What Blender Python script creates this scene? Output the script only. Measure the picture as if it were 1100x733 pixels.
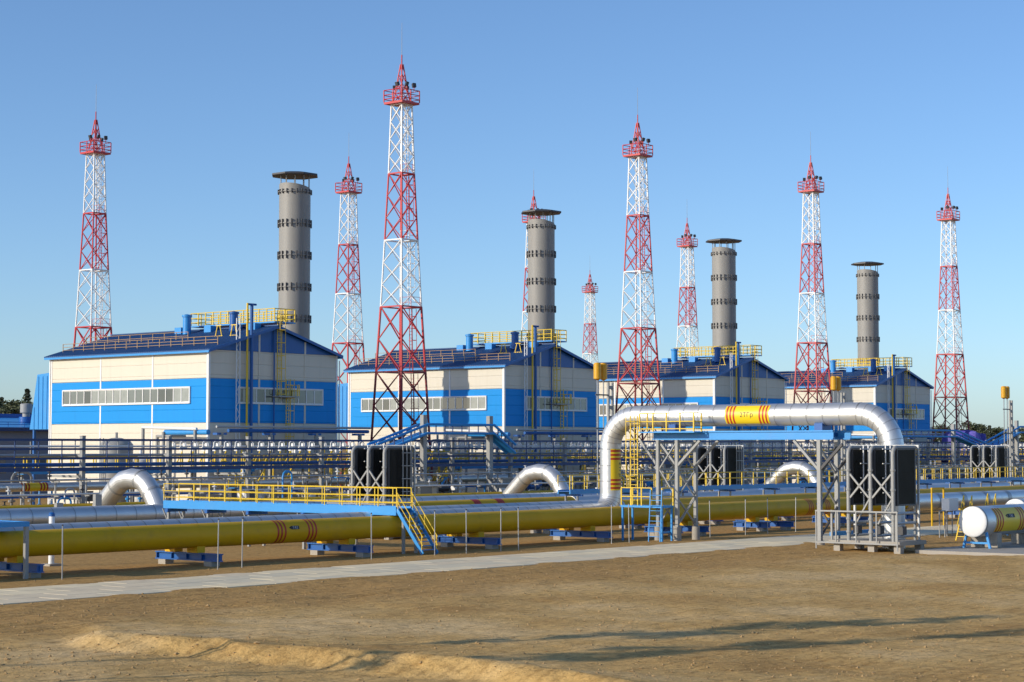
import bpy, bmesh, math, random
import numpy as np
from mathutils import Vector, Matrix, Euler, noise

random.seed(7)
for _o in list(bpy.data.objects):
    bpy.data.objects.remove(_o)
SC = bpy.context.scene
COL = SC.collection
R = math.radians

# ------------------------------------------------------------------ camera, sky, sun, exposure
# world: +X runs along the pipes and across the row of halls, +Y along the long walls of the halls, Z up (metres)
FPX, W0, H0 = 2060.0, 1100.0, 733.0          # focal length in photograph pixels
CAM_H, YAW, HORIZON = 6.5, R(40.0), 479.0
PITCH = math.atan((HORIZON - H0 / 2) / FPX)
cam_data = bpy.data.cameras.new('camera')
cam = bpy.data.objects.new('camera', cam_data)
COL.objects.link(cam)
cam_data.sensor_width = 36.0
cam_data.lens = FPX / W0 * 36.0
cam_data.clip_start = 0.5
cam_data.clip_end = 9000
cam.location = (0, 0, CAM_H)
cam.rotation_euler = Euler((math.pi / 2 + PITCH, 0, YAW - math.pi / 2), 'XYZ')
SC.camera = cam

SUN_EL = R(19.5)
SUN_DIR = Vector((-0.914 * math.cos(SUN_EL), 0.406 * math.cos(SUN_EL), math.sin(SUN_EL)))
wd = bpy.data.worlds.new('World')
SC.world = wd
wd.use_nodes = True
nt = wd.node_tree
nt.nodes.clear()
sky = nt.nodes.new('ShaderNodeTexSky')
sky.sky_type = 'NISHITA'
sky.sun_disc = False
sky.sun_elevation = SUN_EL
sky.sun_rotation = math.atan2(SUN_DIR.x, SUN_DIR.y)
sky.altitude = 100
sky.air_density = 0.8
sky.dust_density = 0.6
sky.ozone_density = 4.6
bg = nt.nodes.new('ShaderNodeBackground')
bg.inputs['Strength'].default_value = 0.146
wo = nt.nodes.new('ShaderNodeOutputWorld')
tint = nt.nodes.new('ShaderNodeMix')
tint.data_type = 'RGBA'
tint.blend_type = 'MULTIPLY'
tint.inputs['Factor'].default_value = 1.0
tint.inputs['B'].default_value = (1.0, 1.0, 1.0, 1)
nt.links.new(sky.outputs[0], tint.inputs['A'])
nt.links.new(tint.outputs['Result'], bg.inputs[0])
nt.links.new(bg.outputs[0], wo.inputs[0])

sd = bpy.data.lights.new('sun', 'SUN')
sun = bpy.data.objects.new('sun', sd)
COL.objects.link(sun)
sd.energy = 3.45
sd.angle = R(0.53)
sd.color = (1.0, 0.90, 0.75)
sun.rotation_euler = SUN_DIR.to_track_quat('Z', 'Y').to_euler()
sun.location = (-60, 60, 90)

SC.view_settings.view_transform = 'Standard'
SC.view_settings.look = 'None'
SC.view_settings.gamma = 1.0
SC.view_settings.use_curve_mapping = False
SC.view_settings.exposure = 0.22

# ------------------------------------------------------------------ pixel -> world helper (photograph pixels)
_CM = cam.rotation_euler.to_matrix()

def ray(x, y):
    return _CM @ Vector(((x - W0 / 2) / FPX, -(y - H0 / 2) / FPX, -1.0))

def P(x, y, u=None, v=None, h=None):
    d = ray(x, y)
    if u is not None:
        t = u / d.x
    elif v is not None:
        t = v / d.y
    else:
        t = (h - CAM_H) / d.z
    return Vector((d.x * t, d.y * t, CAM_H + d.z * t))

def UX(x, v):
    """u coordinate of picture column x on the plane at v (near the horizon line)"""
    return P(x, HORIZON - 20, v=v).x

# ------------------------------------------------------------------ materials
MATS = {}

def mat(name, col, rough=0.5, metal=0.0, vary=0.08, vscale=1.5, bump=0.0, bscale=8.0, spec=0.5, dirt=0.0, dirtcol=(0.2, 0.15, 0.1)):
    m = bpy.data.materials.new(name)
    m.use_nodes = True
    n = m.node_tree
    b = n.nodes['Principled BSDF']
    b.inputs['Roughness'].default_value = rough
    b.inputs['Metallic'].default_value = metal
    b.inputs['Specular IOR Level'].default_value = spec
    geo = n.nodes.new('ShaderNodeNewGeometry')
    tx = n.nodes.new('ShaderNodeTexNoise')
    tx.inputs['Scale'].default_value = vscale
    tx.inputs['Detail'].default_value = 5
    n.links.new(geo.outputs['Position'], tx.inputs['Vector'])
    mx = n.nodes.new('ShaderNodeMix')
    mx.data_type = 'RGBA'
    mx.inputs['A'].default_value = tuple(max(0, c * (1 - vary)) for c in col) + (1,)
    mx.inputs['B'].default_value = tuple(min(1, c * (1 + vary)) for c in col) + (1,)
    n.links.new(tx.outputs['Fac'], mx.inputs['Factor'])
    out = mx.outputs['Result']
    if dirt > 0:
        t2 = n.nodes.new('ShaderNodeTexNoise')
        t2.inputs['Scale'].default_value = 0.7
        t2.inputs['Detail'].default_value = 8
        t2.inputs['Roughness'].default_value = 0.7
        n.links.new(geo.outputs['Position'], t2.inputs['Vector'])
        rp = n.nodes.new('ShaderNodeValToRGB')
        rp.color_ramp.elements[0].position = 0.52
        rp.color_ramp.elements[0].color = (0, 0, 0, 1)
        rp.color_ramp.elements[1].position = 0.75
        rp.color_ramp.elements[1].color = (dirt, dirt, dirt, 1)
        n.links.new(t2.outputs['Fac'], rp.inputs['Fac'])
        m2 = n.nodes.new('ShaderNodeMix')
        m2.data_type = 'RGBA'
        n.links.new(rp.outputs['Color'], m2.inputs['Factor'])
        n.links.new(out, m2.inputs['A'])
        m2.inputs['B'].default_value = tuple(dirtcol) + (1,)
        out = m2.outputs['Result']
    n.links.new(out, b.inputs['Base Color'])
    if bump > 0:
        tb = n.nodes.new('ShaderNodeTexNoise')
        tb.inputs['Scale'].default_value = bscale
        tb.inputs['Detail'].default_value = 6
        n.links.new(geo.outputs['Position'], tb.inputs['Vector'])
        bp = n.nodes.new('ShaderNodeBump')
        bp.inputs['Strength'].default_value = 1.0
        bp.inputs['Distance'].default_value = bump
        n.links.new(tb.outputs['Fac'], bp.inputs['Height'])
        n.links.new(bp.outputs['Normal'], b.inputs['Normal'])
    MATS[name] = m
    return m

mat('yellow', (0.68, 0.40, 0.005), 0.5, spec=0.25, vary=0.14, vscale=0.5, bump=0.006, bscale=3.0, dirt=0.4, dirtcol=(0.36, 0.21, 0.05))
mat('yellow_rail', (0.80, 0.54, 0.03), 0.45)
mat('label_yellow', (0.85, 0.60, 0.015), 0.4, vary=0.04)
mat('red_stripe', (0.48, 0.035, 0.012), 0.5)
mat('ink', (0.012, 0.012, 0.014), 0.6)
mat('blue_light', (0.030, 0.28, 0.66), 0.42, dirt=0.15, dirtcol=(0.2, 0.27, 0.38))
mat('blue_wall', (0.012, 0.28, 0.72), 0.6, vary=0.03, spec=0.2)
mat('blue_dark', (0.008, 0.038, 0.15), 0.45)
mat('blue_mid', (0.010, 0.105, 0.36), 0.4)
mat('cream', (0.70, 0.645, 0.53), 0.6, spec=0.25, vary=0.02, vscale=0.5)
mat('white_paint', (0.78, 0.78, 0.76), 0.45)
mat('red_paint', (0.52, 0.028, 0.032), 0.45, dirt=0.2, dirtcol=(0.3, 0.1, 0.08))
mat('grey_steel', (0.31, 0.31, 0.295), 0.5, metal=0.0, dirt=0.3, dirtcol=(0.3, 0.27, 0.22))
mat('galvanised', (0.42, 0.43, 0.43), 0.45, metal=0.5)
mat('amber', (0.70, 0.36, 0.012), 0.4)
mat('dark_steel', (0.05, 0.05, 0.055), 0.5)
mat('concrete', (0.37, 0.34, 0.29), 0.9, bump=0.01, bscale=12, dirt=0.4)
mat('stack_grey', (0.285, 0.275, 0.25), 0.55, vary=0.07, vscale=0.6, dirt=0.25, dirtcol=(0.26, 0.24, 0.21))
mat('black_fin', (0.008, 0.008, 0.009), 0.5)
mat('fin_edge', (0.022, 0.021, 0.018), 0.4)
mat('red_dark', (0.26, 0.02, 0.022), 0.5, vary=0.2)
mat('seam', (0.46, 0.46, 0.45), 0.4, metal=0.6)
mat('glass', (0.13, 0.15, 0.145), 0.06, spec=0.9, vary=0.3, vscale=0.5)
mat('glass_pale', (0.27, 0.29, 0.27), 0.08, spec=0.8, vary=0.3)
mat('glass_dark', (0.05, 0.06, 0.06), 0.06, spec=0.9, vary=0.3)
mat('guard_brown', (0.42, 0.27, 0.13), 0.6)
mat('soil_dark', (0.42, 0.275, 0.12), 0.95, vary=0.35, vscale=3.0)
mat('purple', (0.085, 0.07, 0.36), 0.5, vary=0.5, vscale=1.2, bump=0.15, bscale=1.5)
mat('foliage', (0.085, 0.10, 0.045), 0.8, vary=0.6, vscale=0.8)
mat('foliage_dark', (0.065, 0.08, 0.045), 0.8, vary=0.6, vscale=0.8)
mat('bark', (0.12, 0.075, 0.045), 0.9)
mat('far_wall', (0.20, 0.23, 0.28), 0.7)

def silver_mat():
    m = mat('silver', (0.72, 0.72, 0.70), 0.34, metal=0.78, vary=0.10, vscale=0.8, bump=0.016, bscale=2.0)
    n = m.node_tree
    b = n.nodes['Principled BSDF']
    t = n.nodes.new('ShaderNodeTexNoise')
    t.inputs['Scale'].default_value = 1.1
    t.inputs['Detail'].default_value = 6
    geo = [k for k in n.nodes if k.type == 'NEW_GEOMETRY'][0]
    n.links.new(geo.outputs['Position'], t.inputs['Vector'])
    mr = n.nodes.new('ShaderNodeMapRange')
    mr.inputs['To Min'].default_value = 0.34
    mr.inputs['To Max'].default_value = 0.52
    n.links.new(t.outputs['Fac'], mr.inputs['Value'])
    n.links.new(mr.outputs['Result'], b.inputs['Roughness'])
silver_mat()

def panel_lines(m, step=1.1, depth=0.03):
    """fine horizontal joints of the sandwich panels as relief"""
    n = m.node_tree
    b = n.nodes['Principled BSDF']
    geo = [k for k in n.nodes if k.type == 'NEW_GEOMETRY'][0]
    sp = n.nodes.new('ShaderNodeSeparateXYZ')
    n.links.new(geo.outputs['Position'], sp.inputs[0])
    mm = n.nodes.new('ShaderNodeMath')
    mm.operation = 'PINGPONG'
    mm.inputs[1].default_value = step / 2
    n.links.new(sp.outputs['Z'], mm.inputs[0])
    mr = n.nodes.new('ShaderNodeMapRange')
    mr.inputs['From Max'].default_value = 0.06
    n.links.new(mm.outputs[0], mr.inputs['Value'])
    bp = n.nodes.new('ShaderNodeBump')
    bp.inputs['Strength'].default_value = 1.0
    bp.inputs['Distance'].default_value = depth
    n.links.new(mr.outputs['Result'], bp.inputs['Height'])
    n.links.new(bp.outputs['Normal'], b.inputs['Normal'])
def streaks(m, amount=0.16, col=(0.30, 0.27, 0.22)):
    """faint rain streaks running down the cladding"""
    n = m.node_tree
    b = n.nodes['Principled BSDF']
    src = b.inputs['Base Color'].links[0].from_socket
    geo = [k for k in n.nodes if k.type == 'NEW_GEOMETRY'][0]
    mp = n.nodes.new('ShaderNodeMapping')
    mp.inputs['Scale'].default_value = (2.2, 2.2, 0.12)
    n.links.new(geo.outputs['Position'], mp.inputs['Vector'])
    t = n.nodes.new('ShaderNodeTexNoise')
    t.inputs['Scale'].default_value = 1.0
    t.inputs['Detail'].default_value = 7
    n.links.new(mp.outputs['Vector'], t.inputs['Vector'])
    mr = n.nodes.new('ShaderNodeMapRange')
    mr.inputs['From Min'].default_value = 0.5
    mr.inputs['From Max'].default_value = 0.75
    mr.inputs['To Max'].default_value = amount
    n.links.new(t.outputs['Fac'], mr.inputs['Value'])
    mx = n.nodes.new('ShaderNodeMix')
    mx.data_type = 'RGBA'
    n.links.new(mr.outputs['Result'], mx.inputs['Factor'])
    n.links.new(src, mx.inputs['A'])
    mx.inputs['B'].default_value = tuple(col) + (1,)
    n.links.new(mx.outputs['Result'], b.inputs['Base Color'])
streaks(MATS['cream'], 0.10)
streaks(MATS['blue_wall'], 0.10, (0.02, 0.10, 0.25))
streaks(MATS['stack_grey'], 0.35, (0.20, 0.17, 0.14))
panel_lines(MATS['cream'])
panel_lines(MATS['blue_wall'])

def soil_mat():
    m = bpy.data.materials.new('soil')
    m.use_nodes = True
    n = m.node_tree
    b = n.nodes['Principled BSDF']
    b.inputs['Roughness'].default_value = 0.95
    b.inputs['Specular IOR Level'].default_value = 0.146
    geo = n.nodes.new('ShaderNodeNewGeometry')
    def nz(scale, det, rough=0.6):
        t = n.nodes.new('ShaderNodeTexNoise')
        t.inputs['Scale'].default_value = scale
        t.inputs['Detail'].default_value = det
        t.inputs['Roughness'].default_value = rough
        n.links.new(geo.outputs['Position'], t.inputs['Vector'])
        return t.outputs['Fac']
    def ramp(f, stops):
        r = n.nodes.new('ShaderNodeValToRGB')
        e = r.color_ramp.elements
        e[0].position, e[0].color = stops[0][0], stops[0][1] + (1,)
        e[1].position, e[1].color = stops[-1][0], stops[-1][1] + (1,)
        for p_, c_ in stops[1:-1]:
            k = e.new(p_)
            k.color = c_ + (1,)
        n.links.new(f, r.inputs['Fac'])
        return r.outputs['Color']
    base = ramp(nz(0.11, 7), [(0.32, (0.48, 0.285, 0.095)), (0.48, (0.64, 0.415, 0.155)), (0.64, (0.75, 0.53, 0.255))])
    sp = n.nodes.new('ShaderNodeSeparateXYZ')
    n.links.new(geo.outputs['Position'], sp.inputs[0])
    wv = n.nodes.new('ShaderNodeMath')
    wv.operation = 'MULTIPLY_ADD'
    n.links.new(nz(0.09, 6), wv.inputs[0])
    wv.inputs[1].default_value = 14.0
    n.links.new(sp.outputs['Y'], wv.inputs[2])
    mr = n.nodes.new('ShaderNodeMapRange')
    mr.interpolation_type = 'SMOOTHSTEP'
    mr.inputs['From Min'].default_value = 60.0
    mr.inputs['From Max'].default_value = 67.5
    n.links.new(wv.outputs[0], mr.inputs['Value'])
    dk = n.nodes.new('ShaderNodeMix')
    dk.data_type = 'RGBA'
    n.links.new(mr.outputs['Result'], dk.inputs['Factor'])
    n.links.new(base, dk.inputs['A'])
    dk.inputs['B'].default_value = (0.52, 0.315, 0.11, 1)
    base = dk.outputs['Result']
    fine = ramp(nz(2.6, 9, 0.72), [(0.36, (0.34, 0.30, 0.25)), (0.52, (0.92, 0.9, 0.86)), (0.70, (1, 1, 1))])
    mx = n.nodes.new('ShaderNodeMix')
    mx.data_type = 'RGBA'
    mx.blend_type = 'MULTIPLY'
    mx.inputs['Factor'].default_value = 0.62
    n.links.new(base, mx.inputs['A'])
    n.links.new(fine, mx.inputs['B'])
    mp = n.nodes.new('ShaderNodeMapping')
    mp.inputs['Scale'].default_value = (0.35, 3.2, 1.0)
    mp.inputs['Rotation'].default_value = (0, 0, 0.05)
    n.links.new(geo.outputs['Position'], mp.inputs['Vector'])
    tk = n.nodes.new('ShaderNodeTexNoise')
    tk.inputs['Scale'].default_value = 1.0
    tk.inputs['Detail'].default_value = 6
    n.links.new(mp.outputs['Vector'], tk.inputs['Vector'])
    trk = ramp(tk.outputs['Fac'], [(0.38, (0.70, 0.66, 0.60)), (0.50, (1, 1, 1)), (0.62, (1, 1, 1))])
    m3 = n.nodes.new('ShaderNodeMix')
    m3.data_type = 'RGBA'
    m3.blend_type = 'MULTIPLY'
    m3.inputs['Factor'].default_value = 0.45
    n.links.new(mx.outputs['Result'], m3.inputs['A'])
    n.links.new(trk, m3.inputs['B'])
    n.links.new(m3.outputs['Result'], b.inputs['Base Color'])
    ad0 = n.nodes.new('ShaderNodeMath')
    ad0.operation = 'ADD'
    n.links.new(nz(1.1, 8, 0.68), ad0.inputs[0])
    n.links.new(tk.outputs['Fac'], ad0.inputs[1])
    add = n.nodes.new('ShaderNodeMath')
    add.operation = 'ADD'
    n.links.new(ad0.outputs[0], add.inputs[0])
    n.links.new(nz(7.0, 5, 0.65), add.inputs[1])
    bp = n.nodes.new('ShaderNodeBump')
    bp.inputs['Strength'].default_value = 0.75
    bp.inputs['Distance'].default_value = 0.07
    n.links.new(add.outputs[0], bp.inputs['Height'])
    n.links.new(bp.outputs['Normal'], b.inputs['Normal'])
    MATS['soil'] = m
soil_mat()
mat('slab', (0.82, 0.68, 0.43), 0.9, vary=0.2, vscale=0.8, bump=0.006, bscale=14, dirt=0.4, dirtcol=(0.36, 0.29, 0.20))
mat('slab_c', (0.69, 0.60, 0.41), 0.9, vary=0.22, vscale=0.7, bump=0.006, bscale=14, dirt=0.6, dirtcol=(0.38, 0.30, 0.19))
mat('slab_b', (0.74, 0.61, 0.40), 0.9, vary=0.2, vscale=0.8, bump=0.006, bscale=14, dirt=0.5, dirtcol=(0.36, 0.28, 0.18))

def roof_mat():
    return mat('roof_blue', (0.016, 0.070, 0.20), 0.45, vary=0.12, vscale=0.6)
roof_mat()

# ------------------------------------------------------------------ mesh helpers
BASE = {}

def base_of(o):
    return BASE.get(o.name, Vector((0, 0, 0)))

class MB:
    def __init__(self):
        self.v = []
        self.f = []
    def poly(self, vs, fs):
        b = len(self.v)
        self.v.extend([tuple(p) for p in vs])
        self.f.extend([tuple(i + b for i in f) for f in fs])
        return self
    def box(self, c, s):
        x, y, z = c
        a, b, d = s[0] / 2, s[1] / 2, s[2] / 2
        vs = [(x + i * a, y + j * b, z + k * d) for k in (-1, 1) for j in (-1, 1) for i in (-1, 1)]
        return self.poly(vs, [(0, 2, 3, 1), (4, 5, 7, 6), (0, 1, 5, 4), (2, 6, 7, 3), (0, 4, 6, 2), (1, 3, 7, 5)])
    def box2(self, a, b):
        return self.box([(a[i] + b[i]) / 2 for i in range(3)], [abs(a[i] - b[i]) for i in range(3)])
    def tube(self, p, q, r, n=6, r2=None, caps=True):
        return self.path([p, q], r, n, r2=r2, caps=caps)
    def beam(self, p, q, w, h=None):
        """rectangular bar between two points"""
        h = w if h is None else h
        p, q = Vector(p), Vector(q)
        d = (q - p).normalized()
        up = Vector((0, 0, 1)) if abs(d.z) < 0.95 else Vector((1, 0, 0))
        s = d.cross(up).normalized() * w / 2
        t = s.cross(d).normalized() * h / 2
        vs = [b + i * s + j * t for b in (p, q) for i, j in ((-1, -1), (1, -1), (1, 1), (-1, 1))]
        return self.poly(vs, [(0, 1, 2, 3), (7, 6, 5, 4), (0, 4, 5, 1), (1, 5, 6, 2), (2, 6, 7, 3), (3, 7, 4, 0)])
    def path(self, pts, r, n=8, r2=None, caps=True):
        pts = [Vector(p) for p in pts]
        m = len(pts)
        ts = []
        for i in range(m):
            a = pts[max(0, i - 1)]
            b = pts[min(m - 1, i + 1)]
            ts.append((b - a).normalized())
        ref = Vector((0, 0, 1)) if abs(ts[0].z) < 0.9 else Vector((1, 0, 0))
        nrm = ts[0].cross(ref).normalized()
        rings = []
        for i in range(m):
            if i:
                nrm = (nrm - ts[i] * nrm.dot(ts[i])).normalized()
            bn = ts[i].cross(nrm)
            rr = r if r2 is None else r + (r2 - r) * i / (m - 1)
            if not isinstance(r, (int, float)):
                rr = r[i]
            rings.append([pts[i] + rr * (math.cos(a) * nrm + math.sin(a) * bn) for a in [2 * math.pi * k / n for k in range(n)]])
        vs = [p for g in rings for p in g]
        fs = []
        for i in range(m - 1):
            for k in range(n):
                a, b = i * n + k, i * n + (k + 1) % n
                fs.append((a, b, b + n, a + n))
        if caps:
            fs.append(tuple(range(n - 1, -1, -1)))
            fs.append(tuple(range((m - 1) * n, m * n)))
        return self.poly(vs, fs)
    def lathe(self, prof, c=(0, 0, 0), n=16, phase=0.0):
        """profile of (radius, z) turned about a vertical axis through c"""
        vs, fs = [], []
        for (r, z) in prof:
            for k in range(n):
                a = 2 * math.pi * k / n + phase
                vs.append((c[0] + r * math.cos(a), c[1] + r * math.sin(a), c[2] + z))
        for i in range(len(prof) - 1):
            for k in range(n):
                a, b = i * n + k, i * n + (k + 1) % n
                fs.append((a, b, b + n, a + n))
        fs.append(tuple(range(n - 1, -1, -1)))
        fs.append(tuple(range((len(prof) - 1) * n, len(prof) * n)))
        return self.poly(vs, fs)
    def mesh(self, name, m, smooth=False, off=(0, 0, 0)):
        me = bpy.data.meshes.new(name)
        ox, oy, oz = off
        me.from_pydata([(x - ox, y - oy, z - oz) for x, y, z in self.v], [], self.f)
        me.materials.append(MATS[m])
        if smooth:
            me.polygons.foreach_set('use_smooth', [True] * len(me.polygons))
            me.set_sharp_from_angle(angle=R(38))
        return me
    def build(self, name, m, parent=None, smooth=False, origin=None):
        if parent is not None:
            off = base_of(parent)
        else:
            off = Vector(origin) if origin is not None else Vector((0, 0, 0))
        me = self.mesh(name, m, smooth, off)
        o = bpy.data.objects.new(name, me)
        COL.objects.link(o)
        if parent is not None:
            o.parent = parent
        else:
            o.location = off
        BASE[o.name] = Vector(off)
        return o

def tag(o, label=None, cat=None, group=None, kind=None):
    if label:
        o['label'] = label
    if cat:
        o['category'] = cat
    if group:
        o['group'] = group
    if kind:
        o['kind'] = kind
    return o

def thing(name, label, cat, loc, group=None):
    o = bpy.data.objects.new(name, None)
    o.empty_display_size = 0.3
    COL.objects.link(o)
    o.location = loc
    BASE[o.name] = Vector(loc)
    return tag(o, label, cat, group)

def piece(me, name, parent, loc, rot=None, scale=None):
    """one more object that shares mesh data; loc is a world position (mesh is local to it)"""
    o = bpy.data.objects.new(name, me)
    COL.objects.link(o)
    o.parent = parent
    o.location = Vector(loc) - base_of(parent)
    if rot:
        o.rotation_euler = rot
    if scale:
        o.scale = scale
    BASE[o.name] = Vector(loc)
    return o

def copy_tree(src, loc=None, label=None, parent=None):
    c = src.copy()
    COL.objects.link(c)
    if parent is not None:
        c.parent = parent
    if loc is not None:
        c.location = loc
        BASE[c.name] = Vector(loc)
    if label:
        c['label'] = label
    for ch in list(src.children):
        copy_tree(ch, parent=c)
    return c

POSTS = {}

def railing(parent, pts, h=1.1, sp=1.5, m='yellow_rail', r=0.035, levels=(1.0, 0.5), toe=False, box=True):
    """hand rail along pts: one part for each rail, one for each post"""
    pts = [Vector(p) for p in pts]
    for i, lv in enumerate(levels):
        mb = MB()
        for a, b in zip(pts[:-1], pts[1:]):
            mb.tube(a + Vector((0, 0, h * lv)), b + Vector((0, 0, h * lv)), r, 5)
        mb.build('top_rail' if i == 0 else 'mid_rail', m, parent)
    if toe:
        mb = MB()
        for a, b in zip(pts[:-1], pts[1:]):
            mb.beam(a + Vector((0, 0, 0.09)), b + Vector((0, 0, 0.09)), 0.015, 0.16)
        mb.build('toe_board', m, parent)
    key = (round(h, 3), m, r)
    if key not in POSTS:
        POSTS[key] = MB().box((0, 0, h / 2), (r * 2, r * 2, h)).mesh('rail_post', m)
    for a, b in zip(pts[:-1], pts[1:]):
        n = max(1, round((b - a).length / sp))
        for i in range(n + 1):
            if i == 0 and a is not pts[0]:
                continue
            piece(POSTS[key], 'rail_post', parent, a + (b - a) * i / n)

def stair(parent, top, bottom, width_dir, width, m='blue_light', railm='yellow_rail', n=None):
    top, bottom, wdv = Vector(top), Vector(bottom), Vector(width_dir).normalized() * width
    n = n or max(3, int(abs(top.z - bottom.z) / 0.24))
    for s in (0, 1):
        MB().beam(top + wdv * s, bottom + wdv * s, 0.05, 0.22).build('stringer', m, parent)
        hr = MB()
        hr.tube(top + wdv * s + Vector((0, 0, 1.0)), bottom + wdv * s + Vector((0, 0, 1.0)), 0.03, 5)
        hr.build('hand_rail', railm, parent)
        hr = MB()
        hr.tube(top + wdv * s + Vector((0, 0, 0.5)), bottom + wdv * s + Vector((0, 0, 0.5)), 0.025, 5)
        hr.build('mid_rail', railm, parent)
        for f in (0.04, 0.5, 0.96):
            q = top + (bottom - top) * f + wdv * s
            MB().tube(q, q + Vector((0, 0, 1.0)), 0.03, 5).build('rail_post', railm, parent)
    d = (bottom - top)
    d.z = 0
    d.normalize()
    sx, sy = abs(d.x) * 0.26 + abs(wdv.x), abs(d.y) * 0.26 + abs(wdv.y)
    me = MB().box((0, 0, 0), (sx, sy, 0.04)).mesh('tread', m)
    for i in range(1, n):
        piece(me, 'tread', parent, top + (bottom - top) * i / n + wdv / 2)

def ladder(parent, foot, top, wv, w=0.5, m='yellow_rail', name='ladder', cage=None, out=(0, -1, 0)):
    foot, top, wv = Vector(foot), Vector(top), Vector(wv).normalized() * w / 2
    mb = MB()
    mb.beam(foot - wv, top - wv, 0.06, 0.06)
    mb.beam(foot + wv, top + wv, 0.06, 0.06)
    L = (top - foot).length
    for i in range(1, int(L / 0.35)):
        p = foot + (top - foot) * (i * 0.35 / L)
        mb.beam(p - wv, p + wv, 0.035, 0.035)
    mb.build(name, m, parent)
    if cage:
        o = Vector(out)
        s = Vector(wv).normalized()
        cm = MB()
        z = cage
        arcs = [(-0.38, 0.0), (-0.36, 0.45), (0.0, 0.72), (0.36, 0.45), (0.38, 0.0)]
        while z < L:
            c = foot + (top - foot) * (z / L)
            ps = [c + s * a + o * b for a, b in arcs]
            for a, b in zip(ps[:-1], ps[1:]):
                cm.beam(a, b, 0.02, 0.06)
            z += 1.25
        for a, b in (arcs[1], arcs[3]):
            cm.beam(foot + (top - foot) * (cage / L) + s * a + o * b, top + s * a + o * b, 0.04, 0.04)
        cm.build('safety_cage', m, parent)

def arc_pts(c, a, b, r, a0, a1, n):
    """points on an arc about c in the plane of unit vectors a, b"""
    return [Vector(c) + r * (math.cos(t) * Vector(a) + math.sin(t) * Vector(b)) for t in [a0 + (a1 - a0) * i / n for i in range(n + 1)]]

def cyl_patch(axis_p, ax, zero, up, r, s0, s1, a0, a1, n=14):
    """curved patch on a cylinder: axis through axis_p along ax, angle measured from zero towards up"""
    ax, zero, up, axis_p = Vector(ax), Vector(zero), Vector(up), Vector(axis_p)
    mb = MB()
    vs = []
    for i in range(n + 1):
        t = a0 + (a1 - a0) * i / n
        d = zero * math.cos(t) + up * math.sin(t)
        vs += [axis_p + ax * s0 + d * r, axis_p + ax * s1 + d * r]
    fs = [(2 * i, 2 * i + 1, 2 * i + 3, 2 * i + 2) for i in range(n)]
    return mb.poly(vs, fs)

def cyl_text(txt, size, axis_p, ax, zero, up, r, s0, a_mid, name, m, parent, turn=False):
    """lettering wrapped on the cylinder, reading along ax (turn: reading along the circumference)"""
    cu = bpy.data.curves.new('lettering', 'FONT')
    cu.body = txt
    cu.size = size
    cu.align_x = 'CENTER'
    cu.align_y = 'CENTER'
    cu.resolution_u = 3
    ob = bpy.data.objects.new('lettering_tmp', cu)
    COL.objects.link(ob)
    dg = bpy.context.evaluated_depsgraph_get()
    me = bpy.data.meshes.new_from_object(ob.evaluated_get(dg))
    bm = bmesh.new()
    bm.from_mesh(me)
    bmesh.ops.triangulate(bm, faces=bm.faces[:])
    bmesh.ops.subdivide_edges(bm, edges=bm.edges[:], cuts=3, use_grid_fill=True)
    bm.to_mesh(me)
    bm.free()
    bpy.data.objects.remove(ob)
    ax, zero, up, axis_p = Vector(ax), Vector(zero), Vector(up), Vector(axis_p)
    mb = MB()
    vs = []
    for v in me.vertices:
        a, b = v.co.x, v.co.y
        if turn:
            a, b = -v.co.y, v.co.x
        t = a_mid + b / r
        vs.append(axis_p + ax * (s0 + a) + (zero * math.cos(t) + up * math.sin(t)) * r)
    mb.poly(vs, [tuple(p.vertices) for p in me.polygons])
    bpy.data.meshes.remove(me)
    return mb.build(name, m, parent)

# ------------------------------------------------------------------ ground, road
FW = Vector((math.cos(YAW), math.sin(YAW)))
RT = Vector((math.sin(YAW), -math.cos(YAW)))
ROAD_V0, ROAD_V1 = 65.9, 72.9
LIP = [(-600, 660), (0, 668), (60, 673), (110, 675), (200, 681), (300, 689), (420, 698), (520, 707), (650, 726), (720, 739), (900, 790)]
LIPK = [((x - 550) / FPX, (P(x, y, h=.5).x * FW.x + P(x, y, h=.5).y * FW.y)) for x, y in LIP]

def smooth(a, b, x):
    t = np.clip((x - a) / (b - a), 0, 1)
    return t * t * (3 - 2 * t)

def vnoise(x, y, scale, seed=0):
    """value noise, vectorised"""
    xs, ys = x / scale, y / scale
    xi, yi = np.floor(xs).astype(np.int64), np.floor(ys).astype(np.int64)
    fx, fy = xs - xi, ys - yi
    fx, fy = fx * fx * (3 - 2 * fx), fy * fy * (3 - 2 * fy)
    def h(a, b):
        k = (a * 374761393 + b * 668265263 + seed * 974711) & 0xFFFFFFFF
        k = ((k ^ (k >> 13)) * 1274126177) & 0xFFFFFFFF
        return ((k ^ (k >> 16)) & 0xFFFF) / 65535.0
    return (h(xi, yi) * (1 - fx) + h(xi + 1, yi) * fx) * (1 - fy) + (h(xi, yi + 1) * (1 - fx) + h(xi + 1, yi + 1) * fx) * fy

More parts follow.
